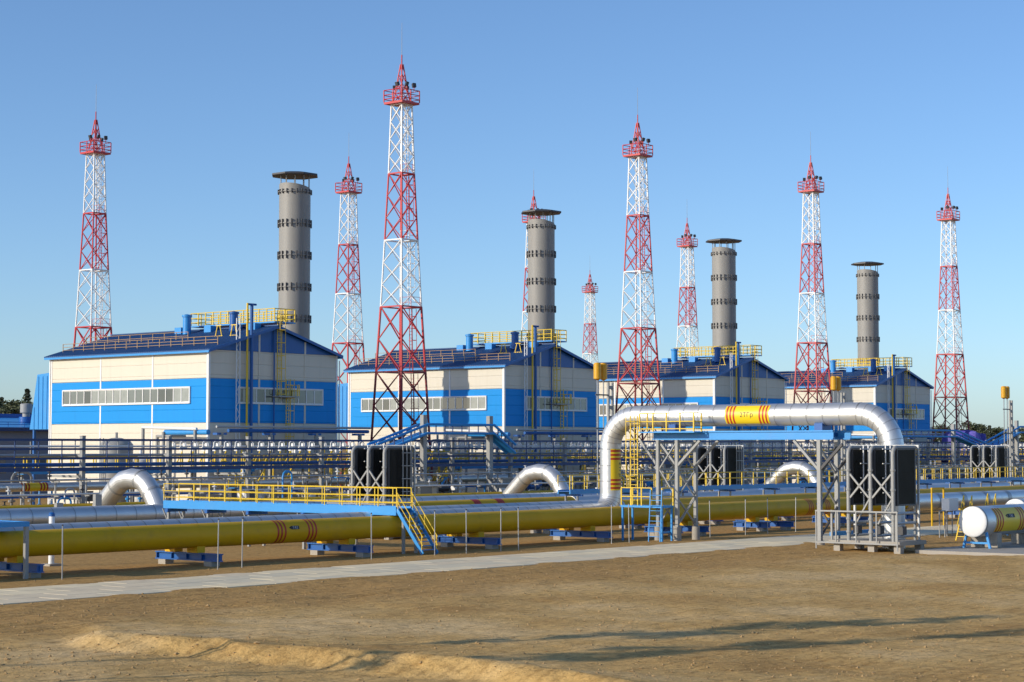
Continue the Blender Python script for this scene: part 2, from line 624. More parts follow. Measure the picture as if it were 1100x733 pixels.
def ground_h(u, v):
    u, v = np.asarray(u, float), np.asarray(v, float)
    z = u * FW.x + v * FW.y
    X = u * RT.x + v * RT.y
    k = X / np.maximum(z, 1)
    zl = np.interp(k, [a for a, _ in LIPK], [b for _, b in LIPK])
    s = zl - z + (vnoise(u, v, 2.2, 3) - 0.5) * 0.7 + (vnoise(u, v, 0.7, 5) - 0.5) * 0.25
    kw = k + (vnoise(u, v, 1.5, 8) - 0.5) * 0.008
    fade = smooth(-0.2335, -0.2105, kw) * smooth(20, 40, z) * np.exp(-np.maximum(-s, 0) / 3.0)
    h = 0.46 * smooth(2.1, 0.0, s) * fade
    face = np.exp(-((s - 0.75) / 0.6) ** 2)
    h = h + face * fade * ((vnoise(X - 1.4 * s, z * .1, 0.55, 17) - 0.5) * 0.17 + (vnoise(X - 1.4 * s, z * .3, 0.25, 19) - 0.5) * 0.05)
    near = smooth(150, 110, z) * smooth(15, 35, z)
    rough = (vnoise(u, v, 5.0, 1) - 0.5) * 0.12 + (vnoise(u, v, 1.6, 2) - 0.5) * 0.07 + (vnoise(u, v, 0.6, 9) - 0.5) * 0.045
    # wheel ruts beside the road
    rut = sum(np.exp(-((v - c - (vnoise(u, v * 0, 9.0, 11 + i) - 0.5) * 1.2) / 0.28) ** 2) for i, c in enumerate((63.6, 61.9, 58.8, 57.0)))
    rough = rough - 0.11 * rut * (vnoise(u, v, 3.0, 21))
    calm = 1 - smooth(ROAD_V0 - 1.2, ROAD_V0 - 0.2, v) * smooth(ROAD_V1 + 3.0, ROAD_V1 + 0.3, v)
    far = 1 - 0.75 * smooth(ROAD_V1, ROAD_V1 + 4, v)
    bank = 0.075 * smooth(ROAD_V0 - 4, ROAD_V0 - 0.6, v) * smooth(ROAD_V1 + 4, ROAD_V1 + 0.6, v) * smooth(15, 30, z)
    edge = sum(np.exp(-((v - c) / w) ** 2) * np.clip(vnoise(u, v, 1.7, 41 + i) * 1.5 - 0.45, 0, 1) for i, (c, w) in enumerate(((ROAD_V0 + .05, .5), (ROAD_V1 - .05, .45))))
    bank = bank + 0.10 * edge * smooth(15, 30, z)
    return h + bank + rough * near * calm * far

def axis(segs):
    out = []
    for a, b, st in segs:
        out += list(np.arange(a, b, st))
    return np.array(out + [segs[-1][1]])
zr = axis([(-3000, -200, 700), (-200, 20, 44), (20, 46, 2.6), (46, 74, 0.17), (74, 126, 0.5), (126, 200, 4), (200, 600, 40), (600, 5000, 880)])
xr = axis([(-4000, -300, 740), (-300, -40, 26), (-40, -22, 1.2), (-22, 30, 0.21), (30, 50, 1.2), (50, 300, 25), (300, 4000, 740)])
ZZ, XX = np.meshgrid(zr, xr, indexing='ij')
GU = ZZ * FW.x + XX * RT.x
GV = ZZ * FW.y + XX * RT.y
GH = ground_h(GU, GV)
nz_, nx_ = ZZ.shape
me = bpy.data.meshes.new('ground')
vs = np.stack([GU.ravel(), GV.ravel(), GH.ravel()], 1)
idx = np.arange(nz_ * nx_).reshape(nz_, nx_)
fs = np.stack([idx[:-1, :-1], idx[:-1, 1:], idx[1:, 1:], idx[1:, :-1]], -1).reshape(-1, 4)[:, ::-1]
me.from_pydata(vs.tolist(), [], fs.tolist())
me.materials.append(MATS['soil'])
me.polygons.foreach_set('use_smooth', [True] * len(me.polygons))
ground = bpy.data.objects.new('ground', me)
COL.objects.link(ground)
tag(ground, kind='structure')
if me.polygons[0].normal.z < 0:
    me.flip_normals()

def gz(u, v):
    return float(ground_h(np.array([u]), np.array([v]))[0])

# clods and pebbles scattered on the soil
def clods():
    rng = np.random.default_rng(3)
    mb_v, mb_f = [], []
    for i in range(17000):
        x = rng.uniform(-40, 1140)
        y = rng.uniform(0, 1)
        y = 588 + 150 * y
        p = P(x, y, h=0)
        if ROAD_V0 - 0.02 < p.y < ROAD_V1 + 0.2 or p.y > 78 or (p.y > 55 and p.x > 102):
            continue
        d = vnoise(np.array([p.x]), np.array([p.y]), 6.0, 31)[0]
        band = math.exp(-((p.y - 62.5) / 3.0) ** 2) + 2.0 * math.exp(-((p.y - ROAD_V0 + .35) / .35) ** 2)
        if rng.uniform() > 0.15 + 0.7 * d * d + 0.5 * band:
            continue
        s = 0.016 + 0.06 * rng.uniform() ** 4 + (rng.uniform(.03, .08) if rng.uniform() < 0.004 else 0)
        z = gz(p.x, p.y)
        b = len(mb_v)
        a = rng.uniform(0, 6.28)
        j = rng.uniform(0.6, 1.3, 6)
        ca, sa = math.cos(a) * s, math.sin(a) * s
        mb_v += [(p.x + ca * j[0], p.y + sa * j[0], z + s * .2), (p.x - sa * j[1], p.y + ca * j[1], z + s * .3), (p.x - ca * j[2], p.y - sa * j[2], z + s * .2),
                 (p.x + sa * j[3], p.y - ca * j[3], z + s * .1), (p.x + s * .2, p.y, z + s * .8 * j[4]), (p.x, p.y, z - s * .5)]
        mb_f += [(b, b + 1, b + 4), (b + 1, b + 2, b + 4), (b + 2, b + 3, b + 4), (b + 3, b, b + 4), (b + 1, b, b + 5), (b + 2, b + 1, b + 5), (b + 3, b + 2, b + 5), (b, b + 3, b + 5)]
    m = MB()
    m.v, m.f = mb_v, mb_f
    o = m.build('soil_clods', 'soil_dark')
    tag(o, 'small clods and pebbles scattered over the bare brown soil', 'clods', kind='stuff')
clods()

# road of concrete slabs
road = thing('road', 'pale concrete slab road running alongside the yellow pipe', 'road', (90, 69.4, 0))
tag(road, kind='structure')
MB().box2((30, ROAD_V0 + 0.05, -0.3), (190, ROAD_V1 - 0.05, 0.03)).build('road_bed', 'concrete', road)
SLAB_W, SLAB_L = (ROAD_V1 - ROAD_V0) / 4, 3.0
slabm = []
for nm in ('slab', 'slab_b', 'slab_c'):
    b_ = 0.012
    x, y, h_ = SLAB_L / 2 - 0.022, SLAB_W / 2 - 0.022, 0.09
    mb = MB()
    mb.poly([(-x, -y, 0), (x, -y, 0), (x, y, 0), (-x, y, 0), (-x, -y, h_ - b_), (x, -y, h_ - b_), (x, y, h_ - b_), (-x, y, h_ - b_),
             (-x + b_, -y + b_, h_), (x - b_, -y + b_, h_), (x - b_, y - b_, h_), (-x + b_, y - b_, h_)],
            [(3, 2, 1, 0), (0, 1, 5, 4), (1, 2, 6, 5), (2, 3, 7, 6), (3, 0, 4, 7), (4, 5, 9, 8), (5, 6, 10, 9), (6, 7, 11, 10), (7, 4, 8, 11), (8, 9, 10, 11)])
    slabm.append(mb.mesh('slab', nm))
for i in range(38):
    for j in range(4):
        o = piece(random.choice(slabm), 'slab', road, (36 + i * SLAB_L + (j % 2) * 1.5, ROAD_V0 + (j + 0.5) * SLAB_W, 0.025 + random.uniform(-0.003, 0.003)),
                  rot=(random.uniform(-.001, .001), random.uniform(-.0008, .0008), random.uniform(-.002, .002)))

ORD = ['first', 'second', 'third', 'fourth']
ROWS = 'from the low workshop'
UVEC, VVEC, ZVEC = Vector((1, 0, 0)), Vector((0, 1, 0)), Vector((0, 0, 1))

# ------------------------------------------------------------------ compressor halls
HALLS = [(119.7, 137.6), (163.3, 138.1), (207.0, 139.4), (251.6, 141.0)]
HW, HL, EAVE, RIDGE = 16.8, 24.4, 15.55, 18.05
BAND0, BAND1, WIN0, WIN1 = 8.7, 12.85, 10.64, 12.0

GL = ['glass_pale', 'glass', 'glass_pale', 'glass_dark', 'glass', 'glass_pale', 'glass']

def make_hall():
    U0, V0 = HALLS[0]
    t = thing('compressor_hall', '', 'building', (U0 + HW / 2, V0 + HL / 2, 0), 'row of blue and cream compressor halls')
    core = MB()
    a, b = 0.12, 0.12
    u0, u1, v0, v1 = U0 + a, U0 + HW - a, V0 + b, V0 + HL - b
    um = U0 + HW / 2
    vs = [(u0, v0, 0), (u1, v0, 0), (u1, v1, 0), (u0, v1, 0), (u0, v0, EAVE), (u1, v0, EAVE), (u1, v1, EAVE), (u0, v1, EAVE), (um, v0, RIDGE - .15), (um, v1, RIDGE - .15)]
    core.poly(vs, [(3, 2, 1, 0), (0, 1, 5, 8, 4), (2, 3, 7, 9, 6), (3, 0, 4, 7), (1, 2, 6, 5)])
    core.build('wall', 'cream', t)
    # long wall panels (face -u) and far long wall (face +u)
    nb = 3
    for side in (0, 1):
        for i in range(nb):
            va, vb = V0 + 0.22 + (HL - 0.44) * i / nb + 0.10, V0 + 0.22 + (HL - 0.44) * (i + 1) / nb - 0.10
            uo = U0 if side == 0 else U0 + HW
            s = 1 if side == 0 else -1
            for nm, z0, z1, m in (('lower_panel', 0.3, BAND0 - .06, 'cream'), ('blue_panel', BAND0, BAND1, 'blue_wall'), ('upper_panel', BAND1 + .06, EAVE - .05, 'cream')):
                pr = 0.02 if nm == 'blue_panel' else 0.0
                MB().box2((uo - s * pr, va, z0), (uo + s * 0.13, vb, z1)).build(nm, m, t)
        for i in range(nb + 1):
            vv = V0 + 0.22 + (HL - 0.44) * i / nb
            w = 0.10
            MB().box2((uo - s * 0.035, vv - w, 0.3), (uo + s * 0.13, vv + w, EAVE - .03)).build('trim_strip', 'white_paint', t)
    # gable panels (face -v)
    cuts = [0.0, 6.3, 12.4, HW]
    for side in (0, 1):
        vo, s = (V0, 1) if side == 0 else (V0 + HL, -1)
        for i in range(3):
            ua, ub = U0 + max(cuts[i], .0) + 0.12, U0 + cuts[i + 1] - 0.12
            for nm, z0, z1, m in (('lower_panel', 0.3, BAND0 - .06, 'cream'), ('blue_panel', BAND0, BAND1, 'blue_wall'), ('upper_panel', BAND1 + .06, EAVE - .02, 'cream')):
                pr = 0.02 if nm == 'blue_panel' else 0.0
                MB().box2((ua, vo - s * pr, z0), (ub, vo + s * 0.13, z1)).build(nm, m, t)
            # pediment piece following the roof slope
            def rz(u):
                return EAVE + (RIDGE - EAVE) * (1 - abs(u - um) / (HW / 2)) - 0.12
            us = sorted([ua, ub] + ([um] if ua < um < ub else []))
            top = [(u, max(rz(u), EAVE + .03)) for u in us]
            pts = [(ua, EAVE + .02), (ub, EAVE + .02)] + [p for p in reversed(top)]
            n_ = len(pts)
            y0, y1 = vo - s * 0.03, vo + s * 0.13
            vv = [(p[0], y0, p[1]) for p in pts] + [(p[0], y1, p[1]) for p in pts]
            ff = [tuple(range(n_)), tuple(range(2 * n_ - 1, n_ - 1, -1))] + [(k, k + n_, (k + 1) % n_ + n_, (k + 1) % n_) for k in range(n_)]
            MB().poly(vv, ff).build('pediment_panel', 'blue_dark' if False else 'blue_mid', t)
        for c in cuts:
            uu = U0 + c
            w = 0.11
            zt = EAVE if c in (0.0, HW) else rz(uu)
            o = 0.0
            MB().box2((uu - w, vo - s * 0.045, 0.3), (uu + w, vo + s * 0.11, zt - .01)).build('trim_strip', 'cream' if c not in (0.0, HW) else 'white_paint', t)
    # windows: one strip on the long wall, one on the gable
    def strip(p0, d, L, n, nrm):
        p0, d, nrm = Vector(p0), Vector(d), Vector(nrm)
        w = t
        fr = MB()
        h = WIN1 - WIN0
        e = 0.13
        fr.beam(p0 + nrm * .05 + ZVEC * e / 2, p0 + d * L + nrm * .05 + ZVEC * e / 2, .16, e) if False else None
        def bx(s0, s1, z0, z1, q0, q1):
            a_ = p0 + d * s0 + nrm * q0 + ZVEC * z0
            b_ = p0 + d * s1 + nrm * q1 + ZVEC * z1
            return MB().box2(a_, b_)
        f = bx(0, L, 0, h, -.05, .03).build('window', 'white_paint', t)
        bx(-.05, L + .05, -.14, .0, -.05, .14).build('sill', 'white_paint', f)
        bx(-.05, L + .05, h, h + .12, -.05, .10).build('lintel', 'white_paint', f)
        for s0 in (-.12, L):
            bx(s0, s0 + .12, -.14, h + .12, -.05, .11).build('jamb', 'white_paint', f)
        pw = L / n
        for i in range(n):
            bx(i * pw + .055, (i + 1) * pw - .055, .06, h - .06, .03, .045).build('pane', GL[(i * 5 + (i // 3) * 2) % 7], f)
            if i:
                k = .05
                bx(i * pw - k, i * pw + k, 0, h, .03, .085).build('mullion', 'white_paint', f)
    strip((U0 - .05, V0 + 2.7, WIN0), (0, 1, 0), 19.4, 17, (-1, 0, 0))
    strip((U0 + 3.7, V0 - .05, WIN0), (1, 0, 0), 11.0, 10, (0, -1, 0))
    # ribbed roof, two slopes
    for s in (-1, 1):
        mb = MB()
        n = 76
        L = HL + .9
        vs = []
        for i in range(n * 4 + 1):
            k = i % 4
            zz = 0.0 if k in (0, 1) else 0.055
            vv = V0 - .45 + L * i / (n * 4)
            ue, ur = um + s * (HW / 2 + .40), um
            ze = EAVE + .02 - (RIDGE - EAVE) * .40 / (HW / 2)
            vs += [(ue, vv, ze + .10 + zz), (ur, vv, RIDGE + .10 + zz), (ue, vv, ze - .02), (ur, vv, RIDGE - .03)]
        ff = []
        for i in range(n * 4):
            b_ = i * 4
            ff += [(b_, b_ + 4, b_ + 5, b_ + 1), (b_ + 2, b_ + 3, b_ + 7, b_ + 6), (b_, b_ + 2, b_ + 6, b_ + 4)]
        ff += [(0, 1, 3, 2), (n * 16, n * 16 + 2, n * 16 + 3, n * 16 + 1)]
        rf = mb.poly(vs, ff).build('roof', 'roof_blue', t)
        # eave trim and verge boards
        MB().box2((um + s * (HW / 2 + .38), V0 - .46, EAVE - .30), (um + s * (HW / 2 + .48), V0 + HL + .46, EAVE - .10)).build('gutter', 'blue_light', rf)
        for vv in (V0 - .50, V0 + HL + .50):
            MB().beam((um + s * (HW / 2 + .4), vv, EAVE - .12), (um + s * .02, vv, RIDGE + .0), .07, .28).build('verge_board', 'blue_mid', rf)
    MB().box2((um - .3, V0 - .7, RIDGE + .09), (um + .3, V0 + HL + .7, RIDGE + .20)).build('ridge_cap', 'roof_blue', t)
    # snow guard rails on both slopes
    sl = (RIDGE - EAVE) / (HW / 2)
    for uo in (1.3,):
        z = EAVE + sl * uo + .1
        railing(t, [(U0 + uo, V0 + .3, z), (U0 + uo, V0 + HL - .3, z)], h=0.85, sp=1.7, r=.03, m='guard_brown', levels=(1.0, .62, .28))
    z = EAVE + sl * 4.2 + .1
    railing(t, [(U0 + 4.2, V0 + 8.0, z), (U0 + 4.2, V0 + HL - .3, z)], h=0.8, sp=1.7, r=.03, m='guard_brown', levels=(1.0, .5))
    # ridge platform with yellow rails and blue ducts
    dk = MB().box2((um - .4, V0 - .3, RIDGE + .42), (um + 2.4, V0 + 12.2, RIDGE + .55))
    dk.build('platform', 'blue_light', t)
    railing(t, [(um - .35, V0 + 12.1, RIDGE + .55), (um - .35, V0 - .25, RIDGE + .55), (um + 2.35, V0 - .25, RIDGE + .55), (um + 2.35, V0 + 12.1, RIDGE + .55), (um - .35, V0 + 12.1, RIDGE + .55)],
            h=1.25, sp=1.15, r=.045, levels=(1.0, .6, .25))
    for vv in (1.5, 4.2, 8.0, 12.5):
        MB().box2((um - 1.3, V0 + vv, RIDGE - .25), (um - .5, V0 + vv + 1.0, RIDGE + .40)).build('duct_box', 'blue_light', t)
    for i, vv in enumerate((4.0, 11.0)):
        c = (um - 1.8, V0 + vv, RIDGE - .4)
        r_ = .42 if i < 2 else .3
        p = MB().lathe([(r_, 0), (r_, 1.75), (r_ + .1, 1.76), (r_ + .1, 1.95), (.05, 2.05)], c, 14).build('vent_pipe', 'blue_light' if i != 0 else 'blue_mid', t, True)
    for vv in (2.2, 4.4):    # small service gantries
        c = Vector((um - 3.4, V0 + vv, RIDGE - 1.0))
        g = MB()
        for d in (-.5, .5):
            g.beam(c + Vector((0, d, 0)), c + Vector((0, d * .35, 1.15)), .07)
        g.beam(c + Vector((0, -.6, .12)), c + Vector((0, .6, .12)), .1)
        g.beam(c + Vector((0, -.4, 1.15)), c + Vector((0, .4, 1.15)), .08)
        g.build('service_gantry', 'yellow_rail', t)
    # gable: lattice mast, yellow pole, blue vent pipe
    x = U0 + 3.3
    lm = MB()
    for d in (-.22, .22):
        lm.beam((x + d, V0 - .35, 0), (x + d, V0 - .35, RIDGE + .6), .07)
    zz = 0.4
    sgn = 1
    while zz < RIDGE:
        lm.beam((x - .22 * sgn, V0 - .35, zz), (x + .22 * sgn, V0 - .35, zz + .7), .035)
        zz += .7
        sgn = -sgn
    lm.build('lattice_mast', 'white_paint', t)
    MB().tube((U0 + 4.35, V0 - .45, 0), (U0 + 4.35, V0 - .45, RIDGE + 2.1), .10, 8).build('yellow_pole', 'yellow_rail', t, True)
    vp = MB().tube((U0 + 4.95, V0 - .4, 0), (U0 + 4.95, V0 - .4, RIDGE + 2.0), .16, 8)
    vp.tube((U0 + 4.4, V0 - .4, RIDGE + 2.0), (U0 + 5.5, V0 - .4, RIDGE + 2.0), .11, 6)
    vp.build('vent_pipe', 'blue_mid', t, True)
    # caged ladders in two flights with a rest platform
    lx = um + .25
    ladder(t, (lx, V0 - .35, 11.3), (lx, V0 - .35, RIDGE + 1.7), (1, 0, 0), .55, cage=.2)
    ladder(t, (lx + 1.2, V0 - .35, 0.2), (lx + 1.2, V0 - .35, 13.0), (1, 0, 0), .55, cage=2.2)
    MB().box2((lx - .7, V0 - 1.2, 11.2), (lx + 1.9, V0 - .06, 11.32)).build('rest_platform', 'grey_steel', t)
    railing(t, [(lx + 1.9, V0 - .15, 11.32), (lx + 1.9, V0 - 1.15, 11.32), (lx + 1.7, V0 - 1.15, 11.32)], h=1.1, sp=1.0)
    MB().tube((lx - .55, V0 - .2, 0.3), (lx - .55, V0 - .2, RIDGE - .4), .07, 6).build('downpipe', 'blue_mid', t)
    MB().tube((U0 + HW + .3, V0 - .1, 0.3), (U0 + HW + .3, V0 - .1, EAVE - .5), .06, 6).build('downpipe', 'white_paint', t)
    # air intake housing at the far end
    va = V0 + HL
    ui0, ui1 = U0 + 1.6, U0 + 9.0
    vs = [(ui0, va + .2, 8.2), (ui1, va + .2, 8.2), (ui1, va + 5.6, 8.2), (ui0, va + 5.6, 8.2), (ui0, va + .2, 14.2), (ui1, va + .2, 14.2), (ui1, va + 4.4, 13.9), (ui0, va + 4.4, 13.9)]
    it = MB().poly(vs, [(3, 2, 1, 0), (4, 5, 6, 7), (0, 1, 5, 4), (1, 2, 6, 5), (2, 3, 7, 6), (3, 0, 4, 7)]).build('air_intake', 'blue_light', t)
    for k in range(7):
        vv = va + .5 + k * .72
        MB().box2((ui0 - .06, vv, 8.25), (ui0 + .05, vv + .08, 13.7 if vv < va + 4.2 else 10.5)).build('rib', 'blue_light', it)
    for uu in (ui0 + .3, ui1 - .3):
        for vv in (va + .6, va + 5.2):
            MB().box2((uu - .12, vv - .12, 0), (uu + .12, vv + .12, 8.2)).build('leg', 'blue_mid', it)
    return t

hall0 = make_hall()
for i, (u, v) in enumerate(HALLS):
    lab = ['blue and cream compressor hall, first in the row ' + ROWS,
           'blue and cream compressor hall, second in the row ' + ROWS,
           'blue and cream compressor hall, third in the row ' + ROWS,
           'blue and cream compressor hall at the end of the row, fourth ' + ROWS][i]
    if i == 0:
        hall0['label'] = lab
    else:
        copy_tree(hall0, (u + HW / 2, v + HL / 2, 0), lab)

# ------------------------------------------------------------------ exhaust stacks
def make_stack(loc):
    t = thing('exhaust_stack', '', 'chimney', loc, 'grey exhaust stacks behind the halls')
    u, v, _ = loc
    r, H = 1.72, 34.7
    MB().lathe([(r + .25, 0), (r + .25, .5), (r, .5), (r, H)], loc, 40).build('shell', 'stack_grey', t, True)
    gus = MB().box2((-.02, -.28, -.42), (.30, .28, .42)).mesh('gusset', 'dark_steel') if False else None
    for z in (H - .35, H - 3.85, H - 7.35, H - 10.85, H - 14.35, H - 17.85, H - 21.35):
        rg = MB().lathe([(r + .004, -.05), (r + .12, -.05), (r + .12, .05), (r + .004, .05)], (u, v, z), 40).build('flange', 'stack_grey', t, True)
        g = MB()
        for k in range(20):
            a = 2 * math.pi * k / 20
            ca, sa = math.cos(a), math.sin(a)
            c0 = Vector((u + ca * (r + .11), v + sa * (r + .11), z))
            hh = .42 if z < H - 1 else .25
            g.beam(c0 - ZVEC * hh, c0 + ZVEC * hh, .10, .26) if False else g.beam(c0 - ZVEC * hh, c0 + ZVEC * hh, .075, .15)
        g.build('gussets', 'dark_steel', rg)['kind'] = 'stuff'
    for k in range(10):
        a = 2 * math.pi * k / 10 + .2
        c = Vector((u + 1.62 * math.cos(a), v + 1.62 * math.sin(a), H))
        MB().tube(c, c + ZVEC * 1.45, .06, 6).build('cap_post', 'grey_steel', t)
    MB().lathe([(r - .12, H - .02), (r - .3, H + .25)], (u, v, 0), 30).build('liner', 'dark_steel', t, True)
    MB().lathe([(2.66, H + 1.42), (2.68, H + 1.44), (2.66, H + 1.62), (1.2, H + 1.86), (.1, H + 1.9)], (u, v, 0), 8, .39).build('rain_cap', 'dark_steel', t)
    for vt in t.children[-1].data.vertices:
        dr = vt.co.x * RT.x + vt.co.y * RT.y
        df = vt.co.x * FW.x + vt.co.y * FW.y
        vt.co.z += -.13 * dr - .16 * df + .22
    MB().box2((u - 6.3, v - 1.5, 6.5), (u - r + .2, v + 1.5, 10.0)).build('exhaust_duct', 'blue_mid', t)
    for du in (-6.0, -3.0):
        MB().box2((u + du - .15, v - .9, 0), (u + du + .15, v - .6, 6.5)).build('duct_leg', 'grey_steel', t)
    return t
STK = [(u + 25.8, v + 15.7, 0) for u, v in HALLS]
stk0 = make_stack(STK[0])
for i, l in enumerate(STK):
    lab = 'grey exhaust stack with bolted flanges beside the %s hall %s' % (ORD[i], ROWS)
    if i == 0:
        stk0['label'] = lab
    else:
        copy_tree(stk0, l, lab)

# ------------------------------------------------------------------ lattice masts
def make_mast(loc):
    t = thing('lattice_mast', '', 'mast', loc, 'red and white lattice lighting masts')
    u, v, _ = loc
    zs = [0, 7.1, 14.2, 21.0, 28.0, 35.0, 42.3]
    hw = [2.55, 2.14, 1.82, 1.5, 1.22, .95, .76]
    cols = ['red_dark', 'red_dark', 'red_paint', 'white_paint', 'red_paint', 'white_paint']
    npan = [2, 2, 2, 3, 3, 4]
    def half(z):
        return float(np.interp(z, zs, hw))
    C4 = [(-1, -1), (1, -1), (1, 1), (-1, 1)]
    def cor(k, z):
        h = half(z)
        return Vector((u + C4[k][0] * h, v + C4[k][1] * h, z))
    for i in range(6):
        z0, z1, m = zs[i], zs[i + 1], cols[i]
        w = .17 if i < 3 else .13
        bw = .10 if i < 3 else .075
        for k in range(4):
            MB().beam(cor(k, z0), cor(k, z1), w, w).build('leg', m, t)
        n = npan[i]
        for j in range(n):
            a, b = z0 + (z1 - z0) * j / n, z0 + (z1 - z0) * (j + 1) / n
            for k in range(4):
                MB().beam(cor(k, a), cor((k + 1) % 4, b), bw, bw).build('brace', m, t)
                MB().beam(cor((k + 1) % 4, a), cor(k, b), bw * .96, bw * .96).build('brace', m, t)
        for k in range(4):
            MB().beam(cor(k, z1 - .03), cor((k + 1) % 4, z1 - .03), .14, .14).build('strut', m, t)
        # inner ladder and a rest platform at the top of each section
        z = z1 - .1
        h = half(z)
        MB().box2((u + .05, v - h + .1, z - .05), (u + h - .1, v + .2, z + .02)).build('rest_platform', m, t)
        rl = MB()
        for zz in (.55, 1.1):
            rl.beam((u + .05, v - h + .12, z + zz), (u + h - .1, v - h + .12, z + zz), .04)
            rl.beam((u + .05, v - h + .12, z + zz), (u + .05, v + .2, z + zz), .04)
        for q in ((u + .05, v - h + .12), (u + h - .1, v - h + .12), (u + .05, v + .2)):
            rl.beam((q[0], q[1], z), (q[0], q[1], z + 1.1), .04)
        rl.build('guard_rail', m, t)
        hh = half((z0 + z1) / 2)
        ladder(t, (u + hh * .55, v - half(z0) * .35, z0 + .05), (u + hh * .55, v - half(z1) * .35, z1 - .2), (1, 0, 0), .42, m=m, cage=2.0)
    # top platform
    zt = zs[-1]
    hp = 1.32
    MB().box2((u - hp, v - hp, zt), (u + hp, v + hp, zt + .22)).build('top_platform', 'red_paint', t)
    for sg in (-1, 1):
        pass
    pts = [(u - hp, v - hp, zt + .22), (u + hp, v - hp, zt + .22), (u + hp, v + hp, zt + .22), (u - hp, v + hp, zt + .22), (u - hp, v - hp, zt + .22)]
    railing(t, pts, h=1.25, sp=1.3, m='red_paint', r=.045, levels=(1.0, .6, .25))
    sp_ = MB()
    for k in range(4):
        a = Vector((u + C4[k][0] * .62, v + C4[k][1] * .62, zt + .2))
        b = Vector((u + C4[k][0] * .09, v + C4[k][1] * .09, zt + 4.3))
        sp_.beam(a, b, .09)
        a2 = Vector((u + C4[(k + 1) % 4][0] * .62, v + C4[(k + 1) % 4][1] * .62, zt + .2))
        b2 = Vector((u + C4[(k + 1) % 4][0] * .09, v + C4[(k + 1) % 4][1] * .09, zt + 4.3))
        for j in range(4):
            sp_.beam(a + (b - a) * j / 4, a2 + (b2 - a2) * (j + 1) / 4, .05)
            sp_.beam(a2 + (b2 - a2) * j / 4, a + (b - a) * (j + 1) / 4, .05)
    sp_.build('spire', 'red_paint', t)
    MB().tube((u, v, zt + 4.1), (u, v, zt + 5.3), .07, 6).build('spire_tip', 'red_paint', t)
    MB().tube((u, v, zt + 5.3), (u, v, zt + 8.7), .028, 5, r2=.016).build('lightning_rod', 'grey_steel', t)
    fl = MB().box((0, 0, 0), (.38, .3, .42)).mesh('floodlight', 'dark_steel')
    fst = MB().beam((0, 0, 0), (0, 0, .5), .06).mesh('floodlight_post', 'red_paint')
    for (du, dv) in ((-1.2, -.5), (-.5, -1.2), (.6, -1.2), (1.2, .4), (.2, 1.2)):
        piece(fst, 'floodlight_post', t, (u + du, v + dv, zt + 1.4))
        piece(fl, 'floodlight', t, (u + du, v + dv, zt + 2.0), rot=(.3, 0, random.uniform(0, 6)))
    for k in range(4):
        MB().box((u + C4[k][0] * 2.57, v + C4[k][1] * 2.57, .15), (.9, .9, .7)).build('footing', 'concrete', t)
    return t

def zx(z, x):
    X = (x - 550) / FPX * z
    return (z * FW.x + X * RT.x, z * FW.y + X * RT.y, 0)
MASTS = [(200.0, 430.5, 'lattice mast standing before the long wall of the second hall'),
         (236.6, 686, 'lattice mast standing before the long wall of the third hall'),
         (270, 873, 'lattice mast standing before the long wall of the fourth hall'),
         (304, 1021, 'lattice mast standing alone past the gable of the fourth hall'),
         (234.4, 99.5, 'lattice mast rising behind the roof of the first hall'),
         (271, 373.5, 'lattice mast rising behind the gap between the first and second halls'),
         (307, 573.5, 'lattice mast whose tip shows above the stack cap of the second hall'),
         (344.6, 739, 'lattice mast rising behind the roof of the third hall'),
         (447.8, 634, 'smallest, farthest lattice mast, above the eave of the second hall')]
m0 = make_mast(zx(MASTS[0][0], MASTS[0][1]))
for i, (z, x, lab) in enumerate(MASTS):
    lab = lab if lab.startswith('red') else 'red and white ' + lab
    if i == 0:
        m0['label'] = lab
    else:
        copy_tree(m0, zx(z, x), lab)

# ------------------------------------------------------------------ pipelines
def ring(mb, p, ax, r, w, n=24, th=.012):
    p, ax = Vector(p), Vector(ax).normalized()
    return mb.path([p - ax * w / 2, p - ax * w / 2, p + ax * w / 2, p + ax * w / 2], [r - .01, r + th, r + th, r - .01], n, caps=False) if False else mb.path([p - ax * w / 2, p + ax * w / 2], r + th, n, caps=False)

def straight(t, u0, u1, v, z, r, m, name='pipe_shell', n=28):
    return MB().path([(u0, v, z), (u1, v, z)], r, n).build(name, m, t, True)

def red_bands(t, u_list, v, z, r, a0=-1.45, a1=1.45, w=.13):
    for u in u_list:
        cyl_patch((u, v, z), UVEC, -VVEC, ZVEC, r + .006, -w / 2, w / 2, a0, a1, 20).build('red_band', 'red_stripe', t)

# D: yellow pipe next to the road
VD, ZD, RD = 80.5, 1.62, 0.66
yp = thing('yellow_gas_pipe', 'long yellow gas pipe with red bands, lying next to the slab road', 'pipe', (90, VD, 0))
UEND = UX(968, VD)
straight(yp, 36, UEND, VD, ZD, RD, 'yellow')
straight(yp, UEND + .01, 250, VD, ZD, RD + .05, 'silver', 'insulated_shell')
seam = MB().path([(-.05, 0, 0), (.05, 0, 0)], RD + .012, 28, caps=False).mesh('weld_band', 'yellow', True)
for k in range(19):
    piece(seam, 'weld_band', yp, (40 + k * 5.8, VD, ZD))
seam2 = MB().path([(-.35, 0, 0), (.35, 0, 0)], RD + .075, 28, caps=False).mesh('shell_collar', 'galvanised', True)
for k in range(10):
    piece(seam2, 'shell_collar', yp, (UEND + 1.5 + k * 4.5, VD, ZD))
for x0, x1 in ((300, 333), (869, 887)):
    a, b = UX(x0, VD - RD), UX(x1, VD - RD)
    red_bands(yp, [a, a + .28, a + .56], VD, ZD, RD)
    red_bands(yp, [b, b + .28, b + .56], VD, ZD, RD)
ua = UX(318, VD - RD)
